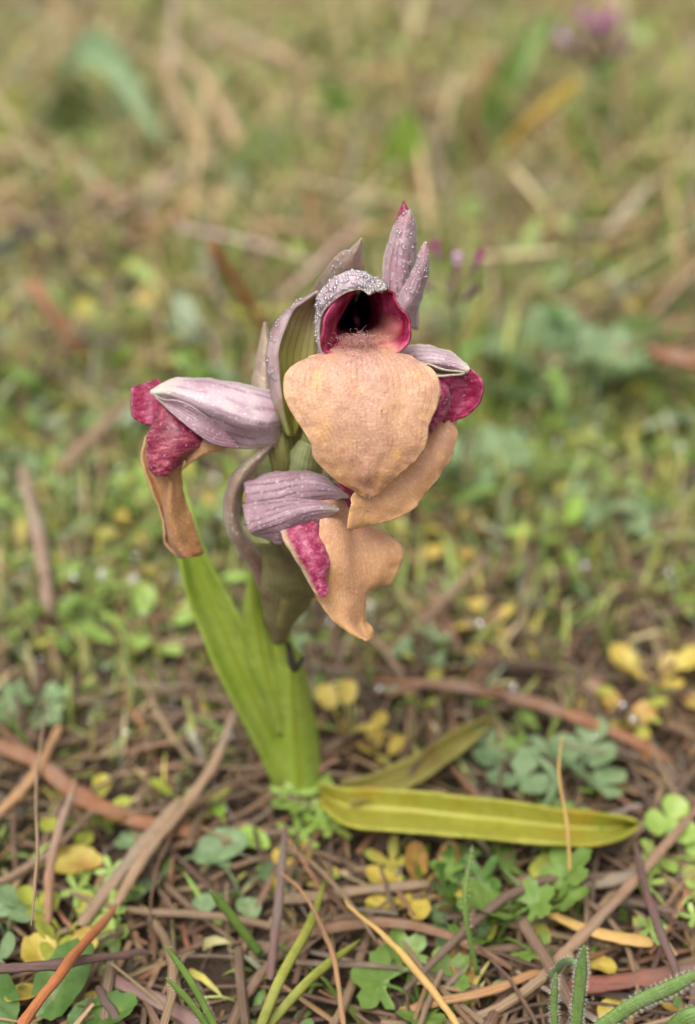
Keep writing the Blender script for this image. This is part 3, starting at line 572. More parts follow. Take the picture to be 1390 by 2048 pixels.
# ------------------------------------------------------------------ other plants, each a thing with its leaves as parts
def radial_leaf(kind, R, r):
    """flat lobed blade in the x (outwards) / y plane, petiole end at the origin"""
    na, nr = 37, 5
    th = np.linspace(-math.pi, math.pi, na)
    if kind == 'lobed':      # geranium-like, cut into toothed lobes
        f = .50 + .50 * np.abs(np.cos(2.5 * th)) ** .7 + .06 * np.cos(15 * th); f *= np.where(np.abs(th) > 2.5, .35, 1)
        c = np.array((0, 0.0)); sx, sy = 1, 1
    elif kind == 'trefoil':
        f = .16 + .84 * np.clip(np.cos(1.5 * th), 0, 1) ** .0 * np.abs(np.cos(1.5 * th)) ** .55; f = np.where(np.abs(th) > 2.9, .2, f); sx, sy = 1, 1
    elif kind == 'digitate':
        f = .10 + .90 * np.abs(np.cos(2.5 * th)) ** 1.6; sx, sy = 1, 1
    elif kind == 'oval':
        sx, sy = 1, .62; f = np.ones(na) * (1 + .05 * np.cos(3 * th + r.uniform(0, 6)))
    else:                    # obovate, notched
        sx, sy = 1, .72; f = 1 - .12 * np.exp(-(th / .25) ** 2) + .04 * np.cos(5 * th)
    f = f * (1 + r.normal(0, .03, na)); f[-1] = f[0]
    off = .9 if kind in ('oval', 'obovate') else .0
    rr = np.linspace(.02, 1, nr)
    X = R * (off + sx * rr[:, None] * (f * np.cos(th))[None]); Y = R * sy * rr[:, None] * (f * np.sin(th))[None]
    cup = r.uniform(-.15, .35); Z = cup * (X ** 2 + Y ** 2) / R * .5 + .30 * np.abs(Y) + R * .04 * np.sin(X / R * 6 + r.uniform(0, 6)) * np.cos(Y / R * 5)
    return np.stack([X, Y, Z], -1)

LABN = {}
def weed(name, px, py, kind, R, n, height, mat, label, cat='plant', group=None, spread=1.0, seed=0, az=None, tilt=None, wpos=None):
    r = np.random.default_rng(abs(seed + int(px) * 7 + int(py)))
    b = G(px, py) if wpos is None else np.array((wpos[0], wpos[1], float(H(wpos[0], wpos[1]))))
    b = b - np.array((0, 0, .0008)); R *= 1e-3; height *= 1e-3
    o = root(name, b, label, cat, group)
    a0 = r.uniform(0, 6.28)
    link('stem', Geo().grid(tube([(0, 0, -.001), (0, 0, height * .12), (R * .05, 0, height * .26)], [R * .12, R * .12, R * .05], 6, 5)).mesh('stem'), mat, o)
    for i in range(n):
        a = (a0 + i * 6.28 / n + r.normal(0, .25)) if az is None else az[i % len(az)]
        el = r.uniform(.35, 1.0) if n > 1 else 1.0; hh = height * r.uniform(.6, 1.0); out = (R * .9 + height * .5) * el * spread
        d = np.array((math.cos(a), math.sin(a), 0)); e = d * out + np.array((0, 0, hh)); m = d * out * .35 + np.array((0, 0, hh * .75))
        ge = Geo(); ge.grid(tube([np.zeros(3), m, e], [R * .09, R * .07, R * .05], 5, 7))
        ti = r.uniform(-.5, .35) if tilt is None else tilt + r.normal(0, .12)
        ax = d * math.cos(ti) + np.array((0, 0, math.sin(ti))); ay = np.array((-d[1], d[0], 0)); roll = r.normal(0, .25)
        az_ = np.cross(ax, ay); ay, az_ = ay * math.cos(roll) + az_ * math.sin(roll), az_ * math.cos(roll) - ay * math.sin(roll)
        bl = radial_leaf(kind, R * r.uniform(.75, 1.12), r)
        w = e + bl[..., :1] * ax + bl[..., 1:2] * ay + bl[..., 2:] * az_
        ge.grid(w)
        link('leaf', ge.mesh('leaf'), mat, o)
    return o

def lm(name, a, b, blot=None, **k): return m_leaf(name, a, b, None, 6, k.pop('trans', .3), k.pop('rough', .42), blot)
GRN = lm('weed_green', srgb(108, 138, 60), srgb(134, 160, 82)); PALE = lm('weed_pale_green', srgb(146, 176, 84), srgb(170, 196, 104), srgb(176, 180, 80))
BRT = lm('weed_bright_green', srgb(142, 174, 66), srgb(158, 188, 84)); YEL = lm('weed_yellow', srgb(196, 172, 74), srgb(210, 188, 98), srgb(186, 140, 76), trans=.25)
YGR = lm('weed_yellow_green', srgb(168, 176, 70), srgb(192, 192, 90), srgb(196, 172, 74)); GLA = lm('weed_glaucous', srgb(118, 144, 98), srgb(146, 168, 122), rough=.5)
DRK = lm('weed_dark_green', srgb(78, 112, 50), srgb(102, 134, 66), rough=.35); ORG = lm('weed_orange_leaf', srgb(206, 158, 92), srgb(216, 176, 104), srgb(196, 140, 84))

weed('seedling', 622, 1650, 'digitate', 4.6, 9, 6, PALE, 'pale green rosette of fingered leaves at the foot of the orchid stem', spread=1.1, seed=3)
weed('seedling', 455, 1672, 'oval', 4.6, 2, 5, BRT, 'bright green oval leaf pair left of the orchid foot', seed=2, az=[2.0, 5.6], tilt=.25)
weed('seedling', 385, 1622, 'obovate', 3.0, 2, 5, YGR, 'yellow-green leaf pair beside the bright oval leaves', seed=5, tilt=.4)
weed('yellow_herb', 690, 1480, 'obovate', 3.1, 5, 8, YEL, 'yellowed herb with notched leaves close behind the orchid foot', seed=1, tilt=.5)
weed('yellow_herb', 760, 1530, 'obovate', 2.6, 4, 5, YEL, 'small yellowed herb under the dull olive old leaf', seed=4, tilt=.5)
weed('blue_green_herb', 1010, 1570, 'trefoil', 7.4, 2, 6, GLA, 'blue-green three-lobed herb between the two fallen orchid leaves', seed=8, tilt=.35)
weed('blue_green_herb', 1160, 1560, 'trefoil', 7.6, 3, 8, GLA, 'blue-green three-lobed herb by the tip of the yellowing leaf', seed=9, tilt=.35)
weed('clover', 775, 1790, 'digitate', 5.2, 2, 4, YGR, 'yellow-green fingered clover just below the yellowing leaf', seed=2, tilt=.5, az=[1.4, 4.8])
weed('clover', 800, 1790, 'obovate', 2.6, 3, 4, YEL, 'yellow clover leaflets below the yellowing leaf', seed=12, tilt=.3)
weed('clover', 612, 1760, 'obovate', 2.4, 4, 4, YEL, 'small yellow clover below the pale rosette', seed=6, tilt=.5)
weed('clover', 590, 1850, 'oval', 2.6, 2, 4, YEL, 'two yellow leaves on a stalk among brown litter', seed=7, tilt=.4)
weed('green_herb', 925, 1840, 'digitate', 5.4, 4, 13, DRK, 'dark green fingered herb in front of the yellowing leaf', seed=3, tilt=.8)
weed('green_herb', 1075, 1850, 'lobed', 6.0, 4, 13, GRN, 'bright green lobed herb in front of the yellowing leaf', seed=1, tilt=.7)
weed('green_herb', 985, 1900, 'lobed', 4.6, 4, 11, GRN, 'green lobed herb between the dark fingered herb and the hairy grass', seed=4, tilt=.6)
weed('green_herb', 905, 1880, 'trefoil', 4.0, 4, 8, GLA, 'grey-green trefoil beside the dark fingered herb', seed=2, tilt=.4)
weed('green_herb', 840, 2010, 'lobed', 5.0, 5, 7, GRN, 'low green lobed herb beside an orange leaf', seed=9, tilt=.3)
weed('fallen_leaf', 950, 2030, 'oval', 4.6, 2, 3, ORG, 'ochre yellow leaf pair lying below the green herbs', cat='leaf', seed=3, tilt=.3)
weed('fallen_leaf', 870, 1790, 'obovate', 3.8, 3, 4, ORG, 'orange-tinged notched leaves behind the dark fingered herb', cat='leaf', seed=5, tilt=.8)
weed('yellow_leaf', 20, 1765, 'oval', 5.0, 1, 6, YEL, 'arched clear yellow leaf by the dry upright stalk', cat='leaf', seed=1, az=[.2], tilt=-.2)
weed('seedling', 130, 1880, 'trefoil', 5.4, 3, 7, YGR, 'yellow and green trefoil beside the orange needle', seed=5, tilt=.6)
weed('seedling', 120, 1985, 'obovate', 4.2, 4, 4, YEL, 'yellow leaves under the crossing purple twig', seed=2, tilt=.3)
weed('broad_leaved_herb', 50, 2085, 'oval', 7.0, 3, 4, DRK, 'broad dark green leaves under the crossed twigs', seed=8, tilt=.15, az=[1.0, 2.4, .1])
weed('seedling', 215, 1850, 'lobed', 3.6, 3, 7, GRN, 'small green lobed seedling at the upper end of the orange needle', seed=2)
weed('seedling', 15, 1880, 'trefoil', 4.6, 3, 8, GLA, 'pale grey-green trefoil below the arched yellow leaf', seed=4)
weed('grey_herb', 350, 1735, 'oval', 5.2, 3, 5, GLA, 'grey-green herb with soft oval leaves below the rusty twig', seed=4, az=[2.7, .2, 4.4], tilt=.0)
weed('grey_herb', 480, 1790, 'oval', 4.2, 4, 5, GLA, 'grey-green herb beside the purple stalk', seed=1)
weed('seedling', 1325, 1725, 'trefoil', 6.0, 3, 7, PALE, 'pale green trefoil beyond the tip of the yellowing leaf', seed=4, tilt=.3)
weed('seedling', 1340, 1850, 'digitate', 4.0, 4, 7, PALE, 'small pale green fingered seedling among dry stalks', seed=2)
weed('seedling', 1270, 1990, 'obovate', 3.4, 3, 4, YEL, 'yellow leaves lying over the red twig', seed=3)
weed('yellow_herb', 1310, 1400, 'obovate', 4.4, 6, 9, YEL, 'yellow herb beyond the curved brown bark strip', seed=2, tilt=.4)
weed('yellow_herb', 1240, 1480, 'obovate', 3.4, 4, 6, ORG, 'orange-yellow herb at the end of the bark strip', seed=3, tilt=.3)
weed('yellow_herb', 860, 1420, 'obovate', 3.0, 4, 6, YGR, 'yellow-green herb leaning on the bark strip', seed=3, tilt=.3)
weed('green_herb', 60, 1450, 'lobed', 5.4, 4, 8, GLA, 'blue-green lobed herb behind the rusty twig', seed=3, tilt=.3)
weed('green_herb', 290, 1300, 'obovate', 4.6, 6, 9, PALE, 'pale yellowish herb to the left of the upright orchid leaf', seed=6, tilt=.4)
weed('round_leaved_herb', 970, 790, 'oval', 11, 4, 24, GLA, 'blue-green herb with large round leaves right of the orchid hoods', seed=5, tilt=.3)
weed('round_leaved_herb', 1110, 850, 'lobed', 15, 5, 26, GLA, 'large pale lobed herb in the grass right of the orchid', seed=8, tilt=.5)
weed('round_leaved_herb', 935, 1010, 'lobed', 9, 4, 16, GLA, 'pale green lobed herb beside the folded orchid lip', seed=3, tilt=.4)
weed('round_leaved_herb', 1215, 800, 'oval', 11, 4, 24, DRK, 'dark green herb behind the large lobed herb', seed=2, tilt=.4)

# small herbs scattered through the meadow
vis = []
r = np.random.default_rng(21)
while len(vis) < 120:
    y = .16 + .95 * r.random() ** 1.5; hw = .281 * (.848 * y + .1) * 1.15; x = r.uniform(-hw, hw)
    if abs(x + .01) < .02 and abs(y - .19) < .03: continue
    if y < .2 and r.random() < .5: continue
    vis.append((x, y))
for i, (x, y) in enumerate(vis):
    k = i % 6; far = min(1, max(0, (y - .2) / .6)); s = 1 + 1.1 * far
    kind, R, n, hgt, mat, lab, grp = (('lobed', 3.6, 5, 9, GRN, 'small green lobed herb scattered in the grass', 'green lobed herbs'), ('obovate', 2.8, 6, 9, YGR, 'small yellow-green round-leaved herb scattered in the grass', 'yellow-green herbs'),
                                      ('digitate', 3.8, 5, 8, PALE, 'small pale fingered herb scattered in the grass', 'pale fingered herbs'), ('trefoil', 3.6, 4, 9, GLA, 'small grey-green trefoil scattered in the grass', 'grey-green trefoils'),
                                      ('oval', 3.4, 5, 10, BRT, 'small fresh green oval-leaved herb scattered in the grass', 'fresh green herbs'), ('obovate', 2.8, 5, 7, YEL, 'small yellowed herb scattered in the grass', 'yellowed herbs'))[k]
    weed('meadow_herb', i, 0, kind, R * s, n, hgt * s, mat, lab, group=grp, seed=i, wpos=(x, y))

# broad blades and stalks in the meadow behind
def blade_rows(p0, p1, w, sag=.0, side=None, n=7, prof=None, fold=.25):
    p0 = np.asarray(p0, float); p1 = np.asarray(p1, float); d = p1 - p0
    if side is None: side = np.cross(d, FW)
    side = side / np.linalg.norm(side); nrm = np.cross(d, side); nrm /= np.linalg.norm(nrm)
    rows = []
    for i, t in enumerate(np.linspace(0, 1, n)):
        ww = w * (prof(t) if prof else math.sin(math.pi * (.12 + .88 * t)) ** .8 + .02)
        c = p0 + d * t + np.array((0, 0, sag * math.sin(math.pi * t)))
        rows.append([c - side * ww + nrm * ww * fold, c - side * ww * .5 + nrm * ww * fold * .3, c, c + side * ww * .5 + nrm * ww * fold * .3, c + side * ww + nrm * ww * fold])
    return rows
def leafclump(name, blades, mat, label, cat='plant', group=None):
    b0 = np.asarray(blades[0][0]); o = root(name, b0, label, cat, group)
    for b in blades: link('leaf', Geo().grid(loft(blade_rows(b[0], b[1], b[2], b[3] if len(b) > 3 else 0), 9, 16, .3, 60, 3)).mesh('leaf', b0), mat, o, thick=.0006)
    return o
def up(px, py, z): return G(px, py, z)
def tipat(b, px, py):
    """point above/near base b (same distance away) seen at a pixel"""
    v = FW + (px - 695) / FPX * RT - (py - 1024) / FPX * UP; t = (b[1] - CAM[1]) / v[1]; return CAM + t * v
def clump_px(name, mat, label, specs, cat='plant'):
    bl = []
    for bx, by, tx, ty, w, dy, sag in specs:
        b = G(bx, by, -.002); t = tipat(b + np.array((0, dy, 0)), tx, ty); bl.append((b, t, w, sag))
    return leafclump(name, bl, mat, label, cat)
clump_px('broad_leaved_plant', DRK, 'dark green upright blades far behind the orchid', [(190, 300, 120, 110, 0.0112, 0, 0), (200, 310, 230, 190, 0.0093, .02, 0), (180, 310, 100, 240, 0.0075, -.02, 0)])
clump_px('long_leaf_plant', GLA, 'long pale blue-green blade arching over the far grass', [(90, 330, 345, 335, 0.0093, -.10, .055), (90, 330, 20, 250, 0.0075, .02, .01)])
clump_px('broad_leaved_plant', GLA, 'pale green broad blades behind the brown stalk', [(520, 370, 470, 230, 0.0150, 0, 0), (520, 370, 560, 300, 0.0093, -.03, 0)])
clump_px('broad_leaved_plant', GRN, 'fresh green upright blades behind the front hood', [(690, 330, 660, 150, 0.0102, 0, 0), (690, 330, 640, 240, 0.0075, -.02, 0), (700, 335, 720, 250, 0.0066, 0, 0)])
clump_px('broad_leaved_plant', BRT, 'bright green blades behind the closed bud', [(800, 420, 815, 215, 0.0112, 0, 0), (795, 420, 760, 290, 0.0085, .02, 0), (790, 420, 730, 370, 0.0075, -.03, .01)])
clump_px('broad_leaved_plant', GRN, 'green blade cluster in the grass beyond the round leaved herbs', [(1300, 630, 1330, 480, 0.0075, 0, 0), (1295, 630, 1270, 540, 0.0066, 0, 0), (1310, 640, 1380, 560, 0.0066, 0, 0)])
clump_px('tall_grass_clump', YGR, 'yellow-green tall grass at the meadow edge', [(20, 330, 10, 170, 0.0056, 0, 0), (40, 340, 50, 220, 0.0056, 0, 0), (30, 470, 5, 350, 0.0056, 0, 0), (60, 350, 90, 260, 0.0048, 0, 0)])
clump_px('tall_grass_clump', GRN, 'leaning dark green grass clump below the far pink flower head', [(960, 330, 1110, 20, 0.0056, .05, .01), (965, 330, 1060, 60, 0.0056, .0, .01), (950, 340, 990, 130, 0.0048, .0, 0), (940, 350, 930, 190, 0.0048, 0, 0)])

DRY = m_varied('dry_stalk', [srgb(176, 132, 88), srgb(150, 104, 72), srgb(188, 150, 104)], .65)
TAN = m_plain('straw_tan', srgb(180, 152, 110), .6, .1); RUST = m_plain('rusty_bark', srgb(150, 104, 76), .75, 0, .2, .55, 250); ORNG = m_plain('orange_needle', srgb(182, 112, 70), .5, 0, .35, .35)
PURP = m_plain('purple_twig', srgb(108, 82, 76), .6, 0, .3, .4); GOLD = m_plain('golden_straw', srgb(204, 170, 70), .55, .1, .3, .25); GREYT = m_plain('grey_stalk', srgb(148, 124, 100), .7, 0, .2, .4)
REDT = m_plain('red_bark', srgb(136, 86, 72), .65, 0, .3, .4); OCH = m_plain('ochre_strip', srgb(190, 154, 92), .55, .1, .3, .3); BEIGE = m_plain('beige_leaf', srgb(196, 160, 140), .7, .1, .2, .3)
def stick(name, pts, rad, mat, label, cat, flat=1.0, group=None, n=26):
    """pts: (px, py, height mm) on or over the soil, rad in mm"""
    q = np.array([G(a, b, c * 1e-3) for a, b, c in pts]); o0 = q[0]
    rad = np.interp(np.linspace(0, 1, n), np.linspace(0, 1, len(rad)), rad); rk = np.random.default_rng(abs(int(pts[0][0] * 3 + pts[0][1])))
    rad = rad * (1 + .08 * np.sin(np.linspace(0, 17, n) + rk.uniform(0, 6)) * rk.uniform(.3, 1) + rk.normal(0, .07, n)); rad[0] *= .6; rad[-1] *= .45
    q = catmull(q, n); q[1:-1] += np.cumsum(rk.normal(0, 1, (n - 2, 3)), 0) * np.array((1, 1, .3)) * .00005
    tb = tube(q, rad * 1e-3, 10)
    tb = tb + (vnoise(tb.reshape(-1, 3), 260, int(pts[0][0])).reshape(tb.shape[:2]) * .00022)[..., None] * np.array((.3, .3, 1))
    if flat != 1: c = tb.mean(1, keepdims=True); tb[..., 2] = c[..., 2] + (tb[..., 2] - c[..., 2]) * flat
    g_ = Geo().grid(tb)
    for e in (0, -1):
        cc = tb[e].mean(0); k = tb.shape[1]; g_.add(np.vstack([tb[e], cc[None]]), [(i, i + 1, k) for i in range(k - 1)])
    return link(name, g_.mesh(name, o0), mat, loc=o0, label=label, cat=cat, group=group)
stick('dry_stalk', [(545, 690, 10), (480, 580, 44), (420, 490, 66)], (1.7, 1.9, 1.6), m_plain('rusty_stalk', srgb(196, 132, 88), .7, .1, .2, .25), 'rusty dry stalk slanting behind the left of the hoods', 'stalk')
stick('dry_stalk', [(470, 420, 4), (390, 270, 34), (320, 120, 60)], (2.6, 2.6, 2), TAN, 'tan dry stalk slanting through the far grass', 'stalk')
stick('dry_stalk', [(480, 290, 40), (420, 170, 50), (320, 70, 54)], (3, 3, 2.4), TAN, 'pale dry blade lying across the far grass', 'stalk', .5)
stick('dry_stalk', [(985, 330, 8), (1060, 250, 36), (1155, 165, 58)], (2.2, 2.6, 2.6), GOLD, 'golden straw leaning below the far pink flower head', 'straw')
stick('dry_stalk', [(950, 330, 8), (945, 220, 40), (985, 110, 64)], (2, 2, 2), DRY, 'orange-brown stalk beside the leaning dark grass', 'stalk')
stick('dark_twig', [(-20, 505, 34), (40, 475, 36), (100, 445, 32)], (1.8, 1.6, 1.2), m_plain('dark_twig', srgb(70, 68, 74), .5), 'dark grey twig at the edge of the far grass', 'twig')
stick('dry_stalk', [(200, 760, 6), (120, 650, 26), (60, 560, 36)], (3, 3, 2.5), DRY, 'light brown stalk leaning over the pinkish stone', 'stalk')
stick('dry_stalk', [(100, 1230, 3), (80, 1080, 12), (45, 930, 14)], (1.2, 1.7, 1.2), m_plain('pinkish_stalk', srgb(158, 132, 114), .7), 'pinkish dry stalk standing left of the drooping lip', 'stalk')
stick('dry_stalk', [(780, 1310, 4), (880, 1210, 8), (980, 1110, 10)], (1.2, 1.3, 1.0), GREYT, 'grey-brown stalk leaning right of the lower flower', 'stalk')
stick('dry_stalk', [(100, 960, 6), (180, 880, 14), (260, 800, 18)], (2.2, 2.2, 1.6), GREYT, 'grey dry stalk slanting towards the left flower', 'stalk')
stick('dry_leaf', [(1300, 700, 26), (1350, 715, 30), (1420, 730, 26)], (3, 5, 4), RUST, 'rusty curled leaf right of the dark green herb', 'leaf', .5)
stick('bark_strip', [(745, 1362, 3), (900, 1372, 7), (1050, 1402, 9), (1200, 1452, 8), (1340, 1520, 4)], (1.2, 1.7, 1.9, 1.9, 1.4), RUST, 'long curved rusty bark strip behind the yellowing leaf', 'bark', .6)
stick('rusty_twig', [(-30, 1480, 9), (70, 1520, 9), (170, 1600, 8), (270, 1640, 6), (400, 1668, 4)], (1.6, 1.9, 2.1, 2.0, 1.6), RUST, 'thick rusty twig lying left of the orchid foot', 'twig', .7)
stick('pine_needle', [(228, 1818, 9), (140, 1925, 17), (40, 2060, 19)], (.75, .9, .9), ORNG, 'clear orange needle crossing over the purple twig', 'needle')
stick('purple_twig', [(-30, 1940, 13), (120, 1928, 14), (300, 1905, 8)], (.9, .95, .6), PURP, 'purple-brown twig crossed by the orange needle', 'twig')
stick('purple_twig', [(195, 1975, 6), (235, 2035, 6), (260, 2080, 5)], (.8, .8, .7), PURP, 'short purple twig over the broad dark leaves', 'twig')
stick('dry_stalk', [(62, 1852, 26), (73, 1720, 28), (72, 1600, 30), (80, 1490, 30), (92, 1400, 33)], (.16, .32, .3, .26, .14), GREYT, 'thin wiry upright dry stalk over the rusty twig', 'stalk')
stick('dry_stalk', [(95, 1850, 4), (105, 1700, 12), (150, 1560, 16)], (.9, .9, .6), m_plain('tan_stalk', srgb(160, 122, 96), .65), 'brown flat stalk beside the wiry dry stalk', 'stalk')
stick('dry_stalk', [(160, 1850, 6), (260, 1720, 9), (360, 1600, 9)], (1.2, 1.5, 1.3), GREYT, 'broad grey-brown stalk under the rusty twig', 'stalk', .5)
stick('dry_stalk', [(232, 1810, 10), (300, 1700, 10), (420, 1540, 8), (470, 1420, 10)], (1.0, 1.2, 1.1, .9), m_plain('tan_stalk2', srgb(156, 128, 100), .65), 'tan stalk running towards the orchid foot', 'stalk', .6)
stick('dry_stalk', [(-20, 1640, 8), (60, 1560, 10), (120, 1450, 12)], (1.1, 1.2, .8), DRY, 'orange-brown dry blade joining the rusty twig', 'stalk', .5)
stick('dry_stalk', [(540, 1960, 6), (560, 1800, 12), (575, 1650, 15)], (.8, .9, .6), m_plain('purple_stalk', srgb(120, 92, 86), .6, 0, .3, .5), 'upright purplish stalk before the pale rosette', 'stalk')
stick('grass_straw', [(690, 2060, 8), (665, 1900, 14), (610, 1790, 16), (560, 1745, 14)], (.45, .45, .4, .25), DRY, 'thin arched brown straw beside the yellow-green blades', 'straw')
stick('grass_straw', [(920, 2060, 12), (850, 1960, 15), (770, 1870, 16), (690, 1800, 14)], (.55, .7, .5, .25), OCH, 'thin ochre straw slanting in front of the clover', 'straw')
stick('ochre_strip', [(1085, 1822, 7), (1150, 1850, 8), (1220, 1872, 8), (1306, 1888, 7)], (.8, 1.2, 1.3, 1.2), OCH, 'short ochre strip of dry leaf among crossing stalks', 'leaf', .45)
stick('dry_stalk', [(1075, 1960, 7), (1180, 1850, 9), (1290, 1730, 9), (1400, 1600, 8)], (1.0, 1.0, 1.0, .8), m_plain('grey_stalk2', srgb(150, 120, 96), .7), 'brown stalk rising past the ochre strip', 'stalk', .6)
stick('dry_stalk', [(1020, 1760, 3), (1160, 1765, 5), (1290, 1745, 5)], (1.6, 1.8, 1.4), GREYT, 'grey-brown stalk lying below the yellowing leaf', 'stalk', .6)
stick('dry_stalk', [(1270, 1690, 10), (1300, 1800, 12), (1370, 1990, 10)], (.7, .8, .7), PURP, 'purplish stalk crossing the brown stalk', 'stalk')
stick('dry_stalk', [(560, 1800, 5), (700, 1785, 5), (860, 1770, 4)], (1.2, 1.2, 1.0), GREYT, 'grey stalk lying behind the clover', 'stalk', .6)
stick('red_twig', [(1130, 1975, 4), (1260, 1960, 5), (1420, 1935, 5)], (1.5, 1.7, 1.7), REDT, 'reddish twig behind the hairy grass', 'twig', .7)
stick('dry_stalk', [(800, 2020, 5), (960, 1985, 7), (1120, 1925, 7)], (.9, .9, .7), DRY, 'light brown stalk under the low green herb', 'stalk', .6)
stick('dry_stalk', [(220, 1960, 5), (330, 2010, 6), (430, 2080, 5)], (1.2, 1.3, 1.2), m_plain('mauve_stalk', srgb(146, 112, 104), .7), 'mauve-brown stalk beside the broad dark leaves', 'stalk', .6)
stick('grass_straw', [(1140, 1740, 14), (1136, 1660, 20), (1120, 1560, 26), (1130, 1470, 30)], (.35, .3, .25, .15), OCH, 'thin straw standing across the yellowing leaf', 'straw')

# grass blades in the foreground
def fine_blade(name, pts, w, mat, label, hair=0, group=None, cat='grass'):
    q = np.array([G(a, b, c * 1e-3) for a, b, c in pts]); o = root(name, q[0], label, cat, group)
    c = catmull(q, 22); d = np.gradient(c, axis=0); side = np.cross(d, FW); side /= np.linalg.norm(side, axis=1)[:, None]; nr = np.cross(side, d); nr /= np.linalg.norm(nr, axis=1)[:, None]
    t = np.linspace(0, 1, 22); ww = (w * 1e-3 * np.minimum(1, (1.02 - t) * 3.2) ** .7)[:, None]
    rows = np.stack([c - side * ww + nr * ww * .4, c - side * ww * .5 + nr * ww * .1, c, c + side * ww * .5 + nr * ww * .1, c + side * ww + nr * ww * .4], 1)
    link('blade', Geo().grid(rows).mesh('blade', q[0]), mat, o, thick=.00025)
    if hair:
        r_ = np.random.default_rng(int(pts[0][0])); hg_ = Geo()
        for _ in range(int(hair * 1.8)):
            i = r_.integers(0, 21); s = r_.choice([-1, 1]) if r_.random() < .6 else r_.uniform(-1, 1); p = c[i] + side[i] * ww[i] * s + nr[i] * ww[i] * .4 * s * s
            dr = side[i] * s + r_.normal(0, .6, 3) - FW * .4 + d[i] / np.linalg.norm(d[i]) * .5; dr /= np.linalg.norm(dr); L = r_.uniform(.0003, .0009)
            hg_.grid(tube([p, p + dr * L * .6, p + dr * L + np.array((0, 0, -.0001))], [1.5e-5, 1.3e-5, 0.9e-5], 3, 3))
        link('hairs', hg_.mesh('hairs', q[0]), WHAIR, o, kind='stuff')
        ge = drops([rows], hair // 4, .04, .11, int(pts[0][1])); link('dew_drops', ge.mesh('dew_drops', q[0]), WATER, o, kind='stuff')
    return o
WHAIR = m_plain('grass_hair', srgb(226, 226, 210), .4, .4, .4, .1)
HAIRG = lm('hairy_grass', srgb(116, 150, 74), srgb(140, 168, 96))
fine_blade('hairy_grass', [(1112, 2075, 14), (1108, 2010, 20), (1112, 1945, 26)], .5, HAIRG, 'short hairy grass blade next to the taller pointed one', 260)
fine_blade('hairy_grass', [(1150, 2075, 14), (1160, 1980, 24), (1168, 1890, 33)], .9, HAIRG, 'upright hairy pointed grass blade', 420)
fine_blade('hairy_grass', [(1190, 2065, 16), (1270, 2010, 22), (1340, 1978, 26), (1420, 1935, 30)], 1.15, HAIRG, 'wide hairy dewy grass blade sloping over the red twig', 900)
fine_blade('hairy_grass', [(1100, 1960, 12), (1130, 1925, 20), (1160, 1940, 22), (1165, 1990, 16)], .7, GLA, 'small curled woolly leaf behind the hairy blades', 200)
fine_blade('hairy_grass', [(1340, 2070, 10), (1375, 2040, 14), (1420, 2030, 14)], 1.6, HAIRG, 'broad hairy leaf under the sloping blade', 200)
YBL = lm('yellow_green_blade', srgb(142, 148, 62), srgb(166, 168, 78))
fine_blade('grass_sprout', [(515, 2070, 10), (560, 1960, 14), (620, 1850, 12), (650, 1760, 8)], .85, YBL, 'yellow-green grass blade rising past the two yellow leaves')
fine_blade('grass_sprout', [(530, 2060, 9), (620, 1960, 12), (720, 1880, 10)], .8, YBL, 'yellow-green grass blade leaning to the right')
fine_blade('grass_sprout', [(440, 2075, 12), (385, 1970, 20), (330, 1890, 25)], .55, GRN, 'thin green grass blade with a notched edge', 30)
fine_blade('grass_sprout', [(425, 2070, 12), (380, 2005, 18), (332, 1955, 22)], .5, GRN, 'shorter thin green grass blade beside the notched one', 30)
fine_blade('grass_sprout', [(520, 1910, 4), (460, 1830, 14), (420, 1780, 20)], .8, GRN, 'soft green blade before the grey-green herb')
fine_blade('grass_sprout', [(955, 1950, 6), (930, 1810, 20), (945, 1690, 27)], .4, GRN, 'downy grass blade standing among the green herbs', 120)
fine_blade('grass_sprout', [(1080, 1640, 8), (1110, 1560, 16), (1060, 1500, 20)], .9, GLA, 'downy grey blade bent over the blue-green herb')

# pink flower heads in the meadow
PINK = m_plain('pink_blossom', srgb(206, 120, 190), .5, .3, .3, .3); MAGB = m_plain('magenta_blossom', srgb(170, 50, 130), .5, .3, .3, .3); CAL = m_plain('purple_calyx', srgb(122, 84, 96), .6, .1, .3, .4); PSTEM = m_plain('flower_stalk', srgb(120, 124, 74), .6, .1)
PALEP = m_plain('pale_pink_blossom', srgb(232, 192, 222), .5, .3, .3, .2)
def floret(o, b0, p, d, L, R, mat, cal):
    d = d / np.linalg.norm(d); f = link('blossom', Geo().grid(tube([p + d * L * a for a in (0, .35, .7, .95, 1.1)], [R * a for a in (.35, .5, .65, 1.0, .5)], 8, 12)).mesh('blossom', b0), mat, o)
    link('calyx', Geo().grid(tube([p - d * L * a for a in (.7, .4, 0, -.3)], [R * a for a in (.2, .55, .6, .5)], 8, 9)).mesh('calyx', b0), cal, f)
